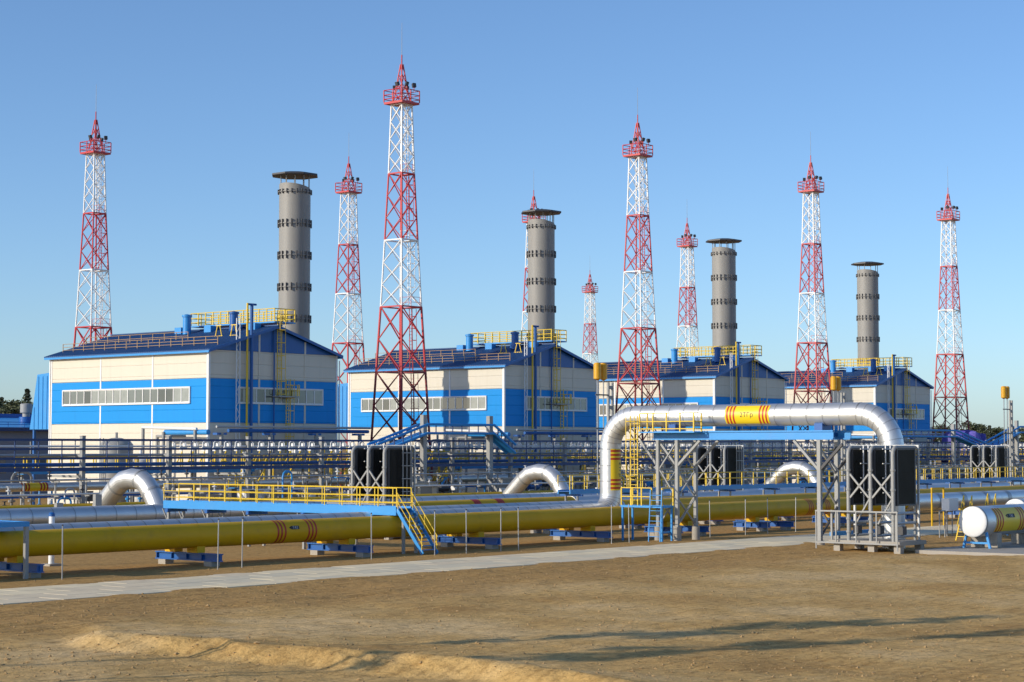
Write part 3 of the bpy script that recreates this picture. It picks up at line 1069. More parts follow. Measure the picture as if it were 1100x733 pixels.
# arrow shaped plate with lettering
cyl_patch((ua, VD, ZD), UVEC, -VVEC, ZVEC, RD + .006, -.26, .33, .20, .52, 6).build('name_plate', 'ink', yp)
ar = MB().poly([(ua - .26, VD - (RD + .006) * math.cos(t_), ZD + (RD + .006) * math.sin(t_)) for t_ in (.20, .52)] + [(ua - .46, VD - (RD + .006) * math.cos(.36), ZD + (RD + .006) * math.sin(.36))], [(0, 1, 2)])
ar.build('name_plate', 'ink', yp)
cyl_text('ГАЗ', .22, (ua, VD, ZD), UVEC, -VVEC, ZVEC, RD + .010, .04, .35, 'lettering', 'white_paint', yp)
ub = UX(878, VD - RD)
cyl_patch((ub, VD, ZD), UVEC, -VVEC, ZVEC, RD + .006, -.3, .3, .22, .5, 6).build('name_plate', 'ink', yp)
cyl_text('ГАЗ', .2, (ub, VD, ZD), UVEC, -VVEC, ZVEC, RD + .010, .0, .35, 'lettering', 'white_paint', yp)

# C: silver pipe behind it that climbs over the road
VC, ZC, RC = 82.35, 1.74, 0.74
UA, ZA, VR = 109.0, 8.55, 59.9
ap = thing('silver_arch_pipe', 'silver clad pipe that climbs over the slab road as a tall square arch', 'pipe', (UA, 71, 0))
pts = [Vector((36, VC, ZC)), Vector((UA - 1.35, VC, ZC))]
MB().path(pts, RC, 32).build('ground_run', 'silver', ap, True)
EN = 7
MB().path(arc_pts((UA - 1.35, VC, ZC + 1.35), UVEC, -ZVEC, 1.35, math.pi / 2, 0, EN), RC, 32, caps=False).build('elbow', 'silver', ap)
MB().path([(UA, VC, ZC + 1.35), (UA, VC, ZA - 2.25)], RC, 32).build('riser', 'silver', ap, True)
MB().path(arc_pts((UA, VC - 2.25, ZA - 2.25), VVEC, ZVEC, 2.25, 0, math.pi / 2, EN), RC, 32, caps=False).build('elbow', 'silver', ap)
MB().path([(UA, VC - 2.25, ZA), (UA, VR + 2.25, ZA)], RC, 32).build('crossing', 'silver', ap, True)
MB().path(arc_pts((UA, VR + 2.25, ZA - 2.25), ZVEC, -VVEC, 2.25, 0, math.pi / 2, EN), RC, 32, caps=False).build('elbow', 'silver', ap)
MB().path([(UA, VR, ZA - 2.25), (UA, VR, -.2)], RC, 32).build('riser', 'silver', ap, True)
for o in list(ap.children):
    if o.name.startswith('elbow'):
        o.data.polygons.foreach_set('use_smooth', [True] * len(o.data.polygons))
        o.data.set_sharp_from_angle(angle=R(12.2))
sv = MB().path([(0, -.03, 0), (0, .03, 0)], RC + .014, 32, caps=False).mesh('cladding_seam', 'seam', True)
su = MB().path([(-.03, 0, 0), (.03, 0, 0)], RC + .014, 32, caps=False).mesh('cladding_seam', 'seam', True)
szm = MB().path([(0, 0, -.03), (0, 0, .03)], RC + .014, 32, caps=False).mesh('cladding_seam', 'seam', True)
k = VR + 2.25
while k < VC - 2:
    piece(sv, 'cladding_seam', ap, (UA, k, ZA))
    k += 1.22
for k in range(58):
    piece(su, 'cladding_seam', ap, (38 + k * 1.2, VC, ZC))
for z in (4.0, 5.1, 6.25):
    piece(szm, 'cladding_seam', ap, (UA, VC, z))
    piece(szm, 'cladding_seam', ap, (UA, VR, z - .1))
for arc_ in (arc_pts((UA - 1.35, VC, ZC + 1.35), UVEC, -ZVEC, 1.35, math.pi / 2, 0, EN), arc_pts((UA, VC - 2.25, ZA - 2.25), VVEC, ZVEC, 2.25, 0, math.pi / 2, EN), arc_pts((UA, VR + 2.25, ZA - 2.25), ZVEC, -VVEC, 2.25, 0, math.pi / 2, EN)):
    for q in range(1, EN):
        d_ = (arc_[q + 1] - arc_[q - 1]).normalized()
        MB().path([arc_[q] - d_ * .025, arc_[q] + d_ * .025], RC + .012, 32, caps=False).build('cladding_seam', 'seam', ap, True)
# yellow label on the crossing, facing -u
va, vb = P(785, 447, u=UA).y, P(832, 447, u=UA).y
cyl_patch((UA, 0, ZA), -VVEC, -UVEC, ZVEC, RC + .016, -va, -vb, -.86, .95, 20).build('label_band', 'label_yellow', ap)
for s in (.12, .38, .64):
    for e in (-va + s, -vb - .2 - s + .06):
        cyl_patch((UA, 0, ZA), -VVEC, -UVEC, ZVEC, RC + .021, e, e + .13, -.86, .95, 20).build('red_band', 'red_stripe', ap)
cyl_text('2ТГр', .46, (UA, 0, ZA), -VVEC, -UVEC, ZVEC, RC + .021, -(va + vb) / 2, .0, 'lettering', 'ink', ap)
# label on the riser, on its side facing the road
zero = Vector((-.15, -1, 0)).normalized()
upv = Vector((1, -.15, 0)).normalized()
z0, z1 = 3.35, 6.28
cyl_patch((UA, VC, 0), ZVEC, zero, upv, RC + .016, z0, z1, -.75, .75, 14).build('label_band', 'label_yellow', ap)
for zz in (z0 + .1, z0 + .38, z0 + .66, z1 - .22, z1 - .5, z1 - .78):
    cyl_patch((UA, VC, 0), ZVEC, zero, upv, RC + .021, zz, zz + .14, -.75, .75, 14).build('red_band', 'red_stripe', ap)
cyl_text('2ТГр', .46, (UA, VC, 0), -ZVEC, zero, upv, RC + .021, -(z0 + z1) / 2, .38, 'lettering', 'ink', ap)

# C2: second pipe row, silver then yellow
VC2 = 90.2
p2 = thing('part_clad_pipe', 'pipe behind the arch riser, silver clad at one end and yellow at the other', 'pipe', (140, VC2, 0))
um_ = UX(664, VC2)
u_s = UX(428, VC2)
straight(p2, u_s, um_, VC2, 1.6, .74, 'silver', 'insulated_shell')
straight(p2, um_ + .01, 215, VC2, 1.6, .68, 'yellow')
for k in range(20):
    if u_s + 1 + k * 1.25 < um_:
        piece(su, 'cladding_seam', p2, (u_s + 1 + k * 1.25, VC2, 1.6))
for k in range(12):
    piece(seam, 'weld_band', p2, (um_ + 4 + k * 7.5, VC2, 1.6), scale=(1, 1.03, 1.03))
# F
VF = 98.3
p3 = thing('short_yellow_pipe', 'sunlit yellow pipe with orange bands leading into silver cladding', 'pipe', (125, VF, 0))
uf0, uf1 = UX(425, VF), UX(612, VF)
straight(p3, uf0, uf1, VF, 1.62, .72, 'yellow')
straight(p3, uf1 + .01, 205, VF, 1.62, .77, 'silver', 'insulated_shell')
for x in (505, 507.5, 510, 530, 532.5, 535):
    u = UX(x, VF)
    cyl_patch((u, VF, 1.62), UVEC, -VVEC, ZVEC, .727, -.13, .13, -.3, 1.9, 20).build('red_band', 'red_stripe', p3)
# E and E2 headers with goosenecks
VE, VE2, ZE = 111.0, 118.4, 1.5
pe = thing('silver_header_pipe', 'dull silver header pipe with goosenecks rising from it, behind the walkway', 'pipe', (160, VE, 0))
straight(pe, 62, 330, VE, ZE, .71, 'silver', 'insulated_shell')
for k in range(60):
    piece(su, 'cladding_seam', pe, (64 + k * 1.8, VE, ZE), scale=(1, .965, .965))
pe2 = thing('yellow_header_pipe', 'yellow header pipe lying behind the dull silver header', 'pipe', (160, VE2 + .6, 0))
straight(pe2, 62, 330, VE2 + .6, 1.42, .71, 'yellow')
GN = [(UX(176, VE), 'gooseneck pipe on the silver header nearest the low blue workshop'),
      (UX(611, VE), 'gooseneck pipe on the silver header just before the arch riser'),
      (UX(884, VE), 'gooseneck pipe on the silver header beneath the arch crossing')]
for u, lab in GN:
    g = thing('gooseneck_pipe', 'fat silver ' + lab, 'pipe', (u, (VE + VE2) / 2, 0), 'gooseneck pipes between the headers')
    c = Vector((u, (VE + VE2) / 2 + .1, 1.5))
    rr = 2.62
    ctl = [(119.0, 1.0), (118.2, 1.75), (117.3, 2.6), (116.4, 3.4), (115.6, 3.88), (114.6, 4.06), (113.6, 3.98), (112.9, 3.6), (112.3, 3.0), (111.8, 2.3), (111.4, 1.6), (111.2, 1.2)]
    arc = [Vector((u, a, b)) for a, b in ctl]
    ge = MB().path(arc, .74, 28, caps=False).build('bend', 'silver', g, True)
    ge.data.set_sharp_from_angle(angle=R(11))
    for q in (3, 6, 8):
        a = arc[q]
        d = (arc[q + 1] - arc[q - 1]).normalized()
        MB().path([a - d * .09, a + d * .09], .765, 28, caps=False).build('clamp_ring', 'galvanised', g, True)
    # row of rivets along the back of the bend
    rv = MB()
    for q in range(18):
        e = arc[7].lerp(arc[10], q / 18)
        rv.box(e + Vector((0, -.63, .37)), (.12, .05, .05))
    rv.build('rivet_row', 'galvanised', g)['kind'] = 'stuff'
# K: thin silver pipe carried low on the rack
VK = 130.0
pk = thing('rack_pipe', 'thin silver pipe with yellow and red markers carried low on the pipe rack', 'pipe', (150, VK, 0))
straight(pk, 68, 300, VK, 3.15, .35, 'silver', 'insulated_shell', 16)
straight(pk, 68, 300, VK + .95, 3.05, .25, 'galvanised', 'insulated_shell', 12)
for x0, x1 in ((22, 50), (462, 480)):
    a, b = UX(x0, VK), UX(x1, VK)
    cyl_patch((0, VK, 3.15), UVEC, -VVEC, ZVEC, .356, a, b, -1.1, 1.5, 10).build('label_band', 'label_yellow', pk)
    for s in (.0, .3, .6):
        for e in (a + s, b - .15 - s):
            cyl_patch((0, VK, 3.15), UVEC, -VVEC, ZVEC, .360, e, e + .16, -1.1, 1.5, 10).build('red_band', 'red_stripe', pk)

# blue pipe supports under D and C
def make_support(u, v0, v1, hs, axes):
    t = thing('pipe_support', '', 'support', (u, v0, 0), 'blue pipe supports')
    for dz in (.30, .66):
        MB().box2((u - .2, v0, dz - .03), (u + .2, v1, dz + .03)).build('beam_flange', 'blue_mid', t)
    MB().box2((u - .05, v0 + .01, .33), (u + .05, v1 - .01, .63)).build('beam_web', 'blue_mid', t)
    n = 5
    for i in range(n):
        vv = v0 + .1 + (v1 - v0 - .2) * i / (n - 1)
        MB().box2((u - .19, vv - .02, .335), (u + .19, vv + .02, .625)).build('stiffener', 'blue_mid', t)
    for vv in (v0 + .7, v1 - .7):
        MB().box2((u - .3, vv - .3, -.1), (u + .3, vv + .3, .268)).build('footing', 'concrete', t)
    for (v, z, r) in axes:
        MB().box2((u - .28, v - .42, .70), (u + .28, v + .42, z - r * .86)).build('saddle', 'yellow', t)
    return t
us = [46.0 + 11.6 * k for k in range(9) if abs(46.0 + 11.6 * k - UA) > 1.2]
s0 = None
for k, u in enumerate(us):
    if s0 is None:
        s0 = make_support(u, 78.5, 83.7, .6, [(VD, ZD, RD), (VC, ZC, RC)])
        s0['label'] = 'blue steel beam support under the yellow pipe beside the slab road'
    else:
        copy_tree(s0, (u, 78.5, 0))
s1 = None
for k in range(7):
    u = 113 + k * 11.6
    if s1 is None:
        s1 = make_support(u, 79.0, 82.2, .6, [(VD, ZD, RD)])
        s1['label'] = 'short blue beam support under the yellow pipe beyond the arch'
        s1['group'] = 'short blue pipe supports'
    else:
        copy_tree(s1, (u, 79.0, 0))
def row_supports(v, r, us, lab, zc):
    s = None
    for u in us:
        if s is None:
            s = make_support(u, v - 1.3, v + 1.3, .6, [(v, zc, r)])
            s['label'] = lab
            s['group'] = lab
        else:
            copy_tree(s, (u, v - 1.3, 0))
row_supports(VC2, .7, [100 + 11 * k for k in range(10)], 'blue support under the part clad pipe behind the riser', 1.6)
row_supports(VF, .72, [114 + 11 * k for k in range(8)], 'blue support under the sunlit yellow pipe', 1.62)
row_supports(VE, .71, [80 + 12 * k for k in range(20)], 'blue support under the dull silver header pipe', ZE)
row_supports(VE2 + .6, .71, [82 + 12 * k for k in range(20)], 'blue support under the yellow header pipe', 1.42)

# slender fence posts between road and pipe
FP = [67, 234, 260, 399, 467, 501, 538, 557, 657, 676, 763, 801, 825, 855]
pm = MB().tube((0, 0, -.3), (0, 0, 2.62), .03, 6).mesh('post_tube', 'galvanised')
cap = MB().lathe([(.045, 0), (.045, .05), (.01, .08)], (0, 0, 2.6), 6).mesh('post_cap', 'dark_steel')
for x in FP:
    v = 77.0
    u = P(x, 600, v=v).x
    t = thing('fence_post', 'thin bare fence post between the slab road and the yellow pipe', 'post', (u, v, 0), 'thin posts along the yellow pipe')
    o = piece(pm, 'post_tube', t, (u, v, 0), rot=(random.uniform(-.012, .012), random.uniform(-.015, .015), 0))
    piece(cap, 'post_cap', o, (u, v, 0)).location = (0, 0, 0)
# ------------------------------------------------------------------ walkway over the pipes (blue deck, yellow rails, stair to the road)
WU0, WU1, WH = 84.4, 85.7, 2.72
wk = thing('pipe_walkway', 'blue footbridge with yellow railings and a stair down to the slab road', 'walkway', (85, 91, 0))
V_A, V_B = 79.9, 101.5
for u in (WU0, WU1):
    MB().box2((u - .06, V_A, WH - .42), (u + .06, V_B, WH + .10)).build('side_beam', 'blue_light', wk)
dk = MB().box2((WU0 + .07, V_A + .01, WH - .06), (WU1 - .07, V_B - .01, WH)).build('deck', 'blue_light', wk)
for u in (WU0, WU1):
    railing(wk, [(u, V_B, WH + .10), (u, V_A, WH + .10)], h=1.12, sp=1.55, r=.025, levels=(1.0, .58, .2))
for v in (84.6, 87.9, 93.0, 97.0, 101.0):
    MB().box2((WU0 - .2, v - .12, WH - .66), (WU1 + .2, v + .12, WH - .43)).build('cross_beam', 'blue_mid', wk)
    for u in (WU0, WU1):
        MB().box2((u - .08, v - .08, -.1), (u + .08, v + .08, WH - .67)).build('post', 'grey_steel', wk)
        MB().beam((u, v + .09, WH - 1.3), (u, v + .62, WH - .45), .06).build('knee_brace', 'grey_steel', wk)
stair(wk, (WU0, V_A - .02, WH - .05), (WU0, 77.75, .05), (1, 0, 0), WU1 - WU0, n=11)
for u in (WU0 + .1, WU1 - .1):
    MB().box2((u - .08, 79.35, -.05), (u + .08, 79.5, WH - .5)).build('post', 'grey_steel', wk)
# long walkway along the pipes behind the arch
VW = 94.5
lw = thing('long_walkway', 'long straight blue walkway with yellow railings running behind the arch', 'walkway', (150, VW, 0))
ulo, uhi = UX(612, VW), UX(1098, VW)
HWK = 2.9
for v in (VW, VW + 1.2):
    MB().box2((ulo, v - .05, HWK - .24), (uhi, v + .05, HWK + .1)).build('side_beam', 'blue_light', lw)
    railing(lw, [(ulo, v, HWK + .1), (uhi, v, HWK + .1)], h=1.15, sp=1.9, r=.028, levels=(1.0, .55))
MB().box2((ulo, VW + .06, HWK - .06), (uhi, VW + 1.14, HWK)).build('deck', 'blue_mid', lw)
k = ulo + 1
while k < uhi:
    for v in (VW, VW + 1.2):
        MB().box2((k - .09, v - .045, -.1), (k + .09, v + .045, HWK - .25)).build('post', 'grey_steel', lw)
    MB().box2((k - .1, VW - .5, HWK - .42), (k + .1, VW + 1.7, HWK - .26)).build('cross_beam', 'blue_mid', lw)
    k += 7.3

# crossing frame at the left end of the yellow pipe
cf = thing('crossing_frame', 'small blue topped crossing frame straddling the end of the yellow pipe', 'frame', (55.6, 81, 0))
p = P(27.5, 622, h=0)
fu, fv = p.x, p.y
MB().box2((fu - 2.6, fv - .1, 2.55), (fu + .12, fv + .1, 2.80)).build('front_beam', 'blue_light', cf)
MB().box2((fu - .1, fv + .11, 2.55), (fu + .12, fv + 6.4, 2.80)).build('side_beam', 'blue_light', cf)
MB().box2((fu - 2.6, fv + .12, 2.70), (fu - .11, fv + 6.4, 2.77)).build('deck', 'blue_mid', cf)
for du, dv in ((0, 0), (-2.4, 0), (0, 6.2), (-2.4, 6.2)):
    MB().box2((fu + du - .1, fv + dv - .09, -.2), (fu + du + .1, fv + dv + .09, 2.548)).build('post', 'grey_steel', cf)

# white marker post behind the silver pipe
u, v = UX(57, 86.5), 86.5
mk = thing('marker_post', 'white marker post with a blue cap behind the yellow pipe', 'post', (u, v, 0))
MB().lathe([(.16, -.2), (.16, 2.65), (.155, 2.66)], (u, v, 0), 12).build('shaft', 'white_paint', mk, True)
MB().lathe([(.17, 2.665), (.17, 2.8), (.08, 2.88)], (u, v, 0), 12).build('cap', 'blue_mid', mk, True)
MB().box2((u - .4, v - .4, -.2), (u + .4, v + .4, .1)).build('footing', 'concrete', mk)

# ------------------------------------------------------------------ arch supports with platforms and ladders
st = thing('arch_support', 'grey lattice support tower with ladders and blue platform under the arch crossing', 'support', (UA, 76.5, 0))
LU, LV = (107.9, 110.1), (75.8, 77.4)
for u in LU:
    for v in LV:
        MB().lathe([(.27, -.3), (.27, .95), (.24, .98)], (u, v, 0), 12).build('pedestal', 'concrete', st, True)
        MB().box2((u - .11, v - .11, .985), (u + .11, v + .11, 6.88)).build('leg', 'grey_steel', st)
lv = [1.1, 3.0, 4.9, 6.7]
for v in LV:
    for i, (a, b) in enumerate(zip(lv[:-1], lv[1:])):
        MB().beam((LU[0], v - .05, a), (LU[1], v - .05, b), .09).build('brace', 'grey_steel', st)
        MB().beam((LU[1], v + .05, a), (LU[0], v + .05, b), .09).build('brace', 'grey_steel', st)
        MB().box2((LU[0] + .12, v - .06, b - .06), (LU[1] - .12, v + .06, b + .06)).build('strut', 'grey_steel', st)
for u in LU:
    for i, (a, b) in enumerate(zip(lv[:-1], lv[1:])):
        MB().beam((u, LV[0] + .1, a if i % 2 else b), (u, LV[1] - .1, b if i % 2 else a), .08).build('brace', 'grey_steel', st)
    # knee braces carrying the beam
    MB().beam((u, LV[0], 5.1), (u, LV[0] - 1.9, 6.86), .16).build('knee_brace', 'grey_steel', st)
    MB().beam((u, LV[1], 5.1), (u, LV[1] + 1.5, 6.86), .16).build('knee_brace', 'grey_steel', st)
# the blue girder pair carrying the crossing
VG0, VG1 = P(905, 462, u=UA).y, P(712, 460, u=UA).y
for u in LU:
    MB().box2((u - .14, VG0, 6.90), (u + .14, VG1, 7.0)).build('girder_flange', 'blue_light', st)
    MB().box2((u - .05, VG0 + .01, 7.003), (u + .05, VG1 - .01, 7.40)).build('girder_web', 'blue_light', st)
    MB().box2((u - .14, VG0, 7.403), (u + .14, VG1, 7.50)).build('girder_flange', 'blue_light', st)
for v in (64.6, 68.5, 72.4, 76.6):
    MB().box2((LU[0] + .06, v - .1, 7.1), (LU[1] - .06, v + .1, 7.35)).build('cross_beam', 'blue_mid', st)
for v in (65.0, 76.6):
    MB().box2((UA - .55, v - .3, 7.505), (UA + .55, v + .3, ZA - RC * .80)).build('saddle', 'blue_mid', st)
# upper platform and rails
MB().box2((LU[0] - 1.15, 73.6, 7.38), (LU[0] - .15, 78.2, 7.46)).build('platform', 'blue_light', st)
railing(st, [(LU[0] - .2, 73.65, 7.46), (LU[0] - 1.1, 73.65, 7.46), (LU[0] - 1.1, 78.15, 7.46), (LU[0] - .2, 78.15, 7.46)], h=1.25, sp=1.0, r=.04, levels=(1.0, .55, .15))
# lower platform with blue ladder, caged yellow ladder above
pl0, pl1 = 76.0, 79.5
PU0, PU1 = LU[0] - 1.5, LU[0] - .15
MB().box2((PU0, pl0, 2.28), (PU1, pl1, 2.42)).build('platform', 'blue_light', st)
railing(st, [(PU1, pl0 + .04, 2.42), (PU0 + .04, pl0 + .04, 2.42)], h=1.2, sp=.9, r=.04)
railing(st, [(PU0 + .04, pl0 + .9, 2.42), (PU0 + .04, pl1 - .04, 2.42), (PU1, pl1 - .04, 2.42)], h=1.2, sp=.9, r=.04)
for u in (PU0 + .1, PU1 - .1):
    for v in (pl0 + .1, pl1 - .1):
        MB().box2((u - .06, v - .06, -.1), (u + .06, v + .06, 2.275)).build('platform_leg', 'blue_light', st)
ladder(st, (PU0 - .3, pl0 + .45, .0), (PU0 - .05, pl0 + .45, 3.5), (0, 1, 0), .95, m='blue_light')
ladder(st, (PU0 + .35, pl1 - .9, 2.42), (PU0 + .35, pl1 - .9, 8.6), (0, 1, 0), .6, cage=2.0, out=(-1, 0, 0))
MB().box2((PU0 + .02, pl0 + .2, .55), (PU1 - .02, pl0 + .3, .68)).build('tie_beam', 'blue_light', st)

sr = thing('arch_prop', 'grey braced prop under the arch crossing on the soil side of the road', 'support', (UA, 64.6, 0))
for u in LU:
    v = 64.6
    MB().lathe([(.3, -.3), (.3, .35), (.26, .38)], (u, v, 0), 12).build('pedestal', 'concrete', sr, True)
    MB().box2((u - .13, v - .13, .385), (u + .13, v + .13, 6.88)).build('leg', 'grey_steel', sr)
    MB().beam((u, v + .1, 5.0), (u, v + 1.9, 6.86), .17).build('knee_brace', 'grey_steel', sr)
    MB().beam((u, v - .1, 5.0), (u, v - 1.7, 6.6), .17).build('knee_brace', 'dark_steel', sr)
for i, (a, b) in enumerate(zip((.6, 2.6, 4.6), (2.6, 4.6, 6.5))):
    MB().beam((LU[0], 64.55, a), (LU[1], 64.55, b), .11).build('brace', 'dark_steel', sr)
    MB().beam((LU[1], 64.66, a), (LU[0], 64.66, b), .11).build('brace', 'grey_steel', sr)
MB().box2((LU[0] - .5, 63.4, .75), (LU[1] + 6.5, 63.6, 1.0)).build('tie_beam', 'blue_light', sr)

# ------------------------------------------------------------------ black finned cooler units
def make_unit(u0, v0, scale_h=1.0):
    t = thing('cooler_unit', '', 'cooler', (u0, v0, 0), 'black finned cooler units')
    zb, zt = 2.92, 6.25
    hw, hb = 1.05, 1.55
    MB().box2((u0 - 1.55, v0 - 2.1, .42), (u0 + 1.75, v0 + 2.9, .66)).build('skid', 'concrete', t)
    for du in (-1.2, 1.4):
        for dv in (-1.8, 0, 2.4):
            MB().box2((u0 + du - .22, v0 + dv - .22, -.2), (u0 + du + .22, v0 + dv + .22, .417)).build('footing', 'concrete', t)
    for i in range(3):
        v = v0 + (i - 1) * hb
        pn = MB().box2((u0 - hw, v - .10, zb), (u0 + hw, v + .10, zt)).build('fin_panel', 'black_fin', t)
        f = MB()
        for k in range(18):
            uu = u0 - hw + .05 + k * (2 * hw - .1) / 17
            f.box((uu, v - .125, (zb + zt) / 2), (.03, .05, zt - zb - .04))
        f.build('fins', 'fin_edge', pn)['kind'] = 'stuff'
        fr = MB()
        fr.box2((u0 - hw - .10, v - .17, zb - .10), (u0 - hw - .003, v + .14, zt + .1))
        fr.box2((u0 + hw + .003, v - .17, zb - .10), (u0 + hw + .10, v + .14, zt + .1))
        fr.box2((u0 - hw, v - .17, zt + .003), (u0 + hw, v + .14, zt + .1))
        fr.box2((u0 - hw, v - .17, zb - .1), (u0 + hw, v + .14, zb - .003))
        fr.build('panel_frame', 'dark_steel', t)
        # hairpin header pipe
        ul, ur = u0 - hw - .33, u0 + hw + .3
        r_ = .42
        pts = [(ul, v, .66)] + [(ul, v, zt + .15 - r_)] + [Vector((ul + r_, v, zt + .15 - r_)) + r_ * (Vector((-math.cos(a), 0, math.sin(a)))) for a in (.4, .8, 1.2)] + [(ul + r_, v, zt + .15), (ur, v, zt + .15)]
        MB().path(pts, .125, 10).build('header_pipe', 'grey_steel', t, True)
        MB().path([(ur, v, zt + .15), (ur, v, .66)], .09, 8).build('return_pipe', 'grey_steel', t, True)
        for z in (1.2, 2.0, 3.8, 5.0):
            MB().lathe([(.17, -.06), (.17, .06)], (ul, v, z), 10).build('pipe_flange', 'grey_steel', t)
        # lower valves
        for z in (.95, 1.75, 2.35):
            MB().tube((u0 - hw - .2, v, z), (u0 + hw + .2, v, z), .09, 8).build('branch_pipe', 'galvanised', t)
        MB().box((u0 - .3, v, 1.3), (.5, .35, .5)).build('valve_body', 'dark_steel', t)
    for i in range(2):
        va, vb = v0 + (i - 1) * hb, v0 + i * hb
        ul = u0 - hw - .33
        for a, b in ((3.3, 4.75), (4.75, 3.3)):
            MB().beam((ul, va + .12, a), (ul, vb - .12, b), .11).build('brace', 'grey_steel', t)
        MB().beam((ul, va + .1, 3.2), (ul, vb - .5, 1.7), .09).build('brace', 'grey_steel', t)
        # ladder like bracing between panels
        for du in (-.35, .25):
            MB().box2((u0 + du - .03, vb - .52, zb - .4), (u0 + du + .03, vb - .46, zt + .3)).build('tie_bar', 'white_paint', t)
        for z in (3.6, 4.5, 5.4, 6.3):
            MB().box2((u0 - .7, vb - .51, z - .03), (u0 + .6, vb - .45, z + .03)).build('tie_bar', 'white_paint', t)
    for v in (v0 - 1.75, v0 + 2.75):
        MB().box2((u0 + 1.4, v - .06, .663), (u0 + 1.52, v + .06, 6.45)).build('post', 'galvanised', t)
        MB().box2((u0 - 1.45, v - .06, .663), (u0 - 1.33, v + .06, 2.5)).build('post', 'grey_steel', t)
    MB().box2((u0 + 1.4, v0 - 1.82, 6.453), (u0 + 1.52, v0 + 2.82, 6.55)).build('top_tie', 'galvanised', t)
    # guard frame on the road side
    ug = u0 - 1.75
    for z in (.5, 2.45):
        MB().box2((ug - .04, v0 - 2.05, z - .045), (ug + .04, v0 + 3.7, z + .045)).build('guard_bar', 'grey_steel', t)
    for k in range(5):
        vv = v0 - 2.0 + k * 1.415
        MB().box2((ug - .035, vv - .035, .1 if k in (0, 4) else .55), (ug + .035, vv + .035, 2.4)).build('guard_post', 'grey_steel', t)
    return t
UN = [((106.2, 59.15), 'black finned cooler unit standing on the soil in front of the arch riser'),
      ((98.0, 93.6), 'black finned cooler unit behind the footbridge stair'),
      ((133.8, 88.6 - .6 + 13.0), 'black finned cooler unit seen beneath the arch crossing'),
      ((188.5, 93.0 + 6), 'black finned cooler unit behind the two capped pipe ends')]
un0 = make_unit(*UN[0][0])
un0['label'] = UN[0][1]
for (u, v), lab in UN[1:]:
    pass
un1 = copy_tree(un0, (98.0, 94.2, 0), UN[1][1])
uu3 = UX(772, 101.5)
copy_tree(un0, (uu3, 101.5, 0), UN[2][1])
uu4 = UX(1062, 100.5)
copy_tree(un0, (uu4, 100.5, 0), UN[3][1])

# lattice screens in front of the units that stand among the pipes
for root in [o for o in bpy.data.objects if o.name.startswith('cooler_unit') and o is not un0]:
    u0, v0, _ = root.location
    for i in range(3):
        v = v0 + (i - 1) * 1.55 - .42
        for du in (.05, .45, .85):
            MB().box2((u0 + du - .03, v - .03, .7), (u0 + du + .03, v + .03, 6.5)).build('screen_bar', 'grey_steel', root)
        for z in (2.4, 3.3, 4.2, 5.1, 6.0):
            MB().box2((u0 - .1, v - .075, z - .03), (u0 + 1.0, v - .035, z + .03)).build('screen_bar', 'grey_steel', root)
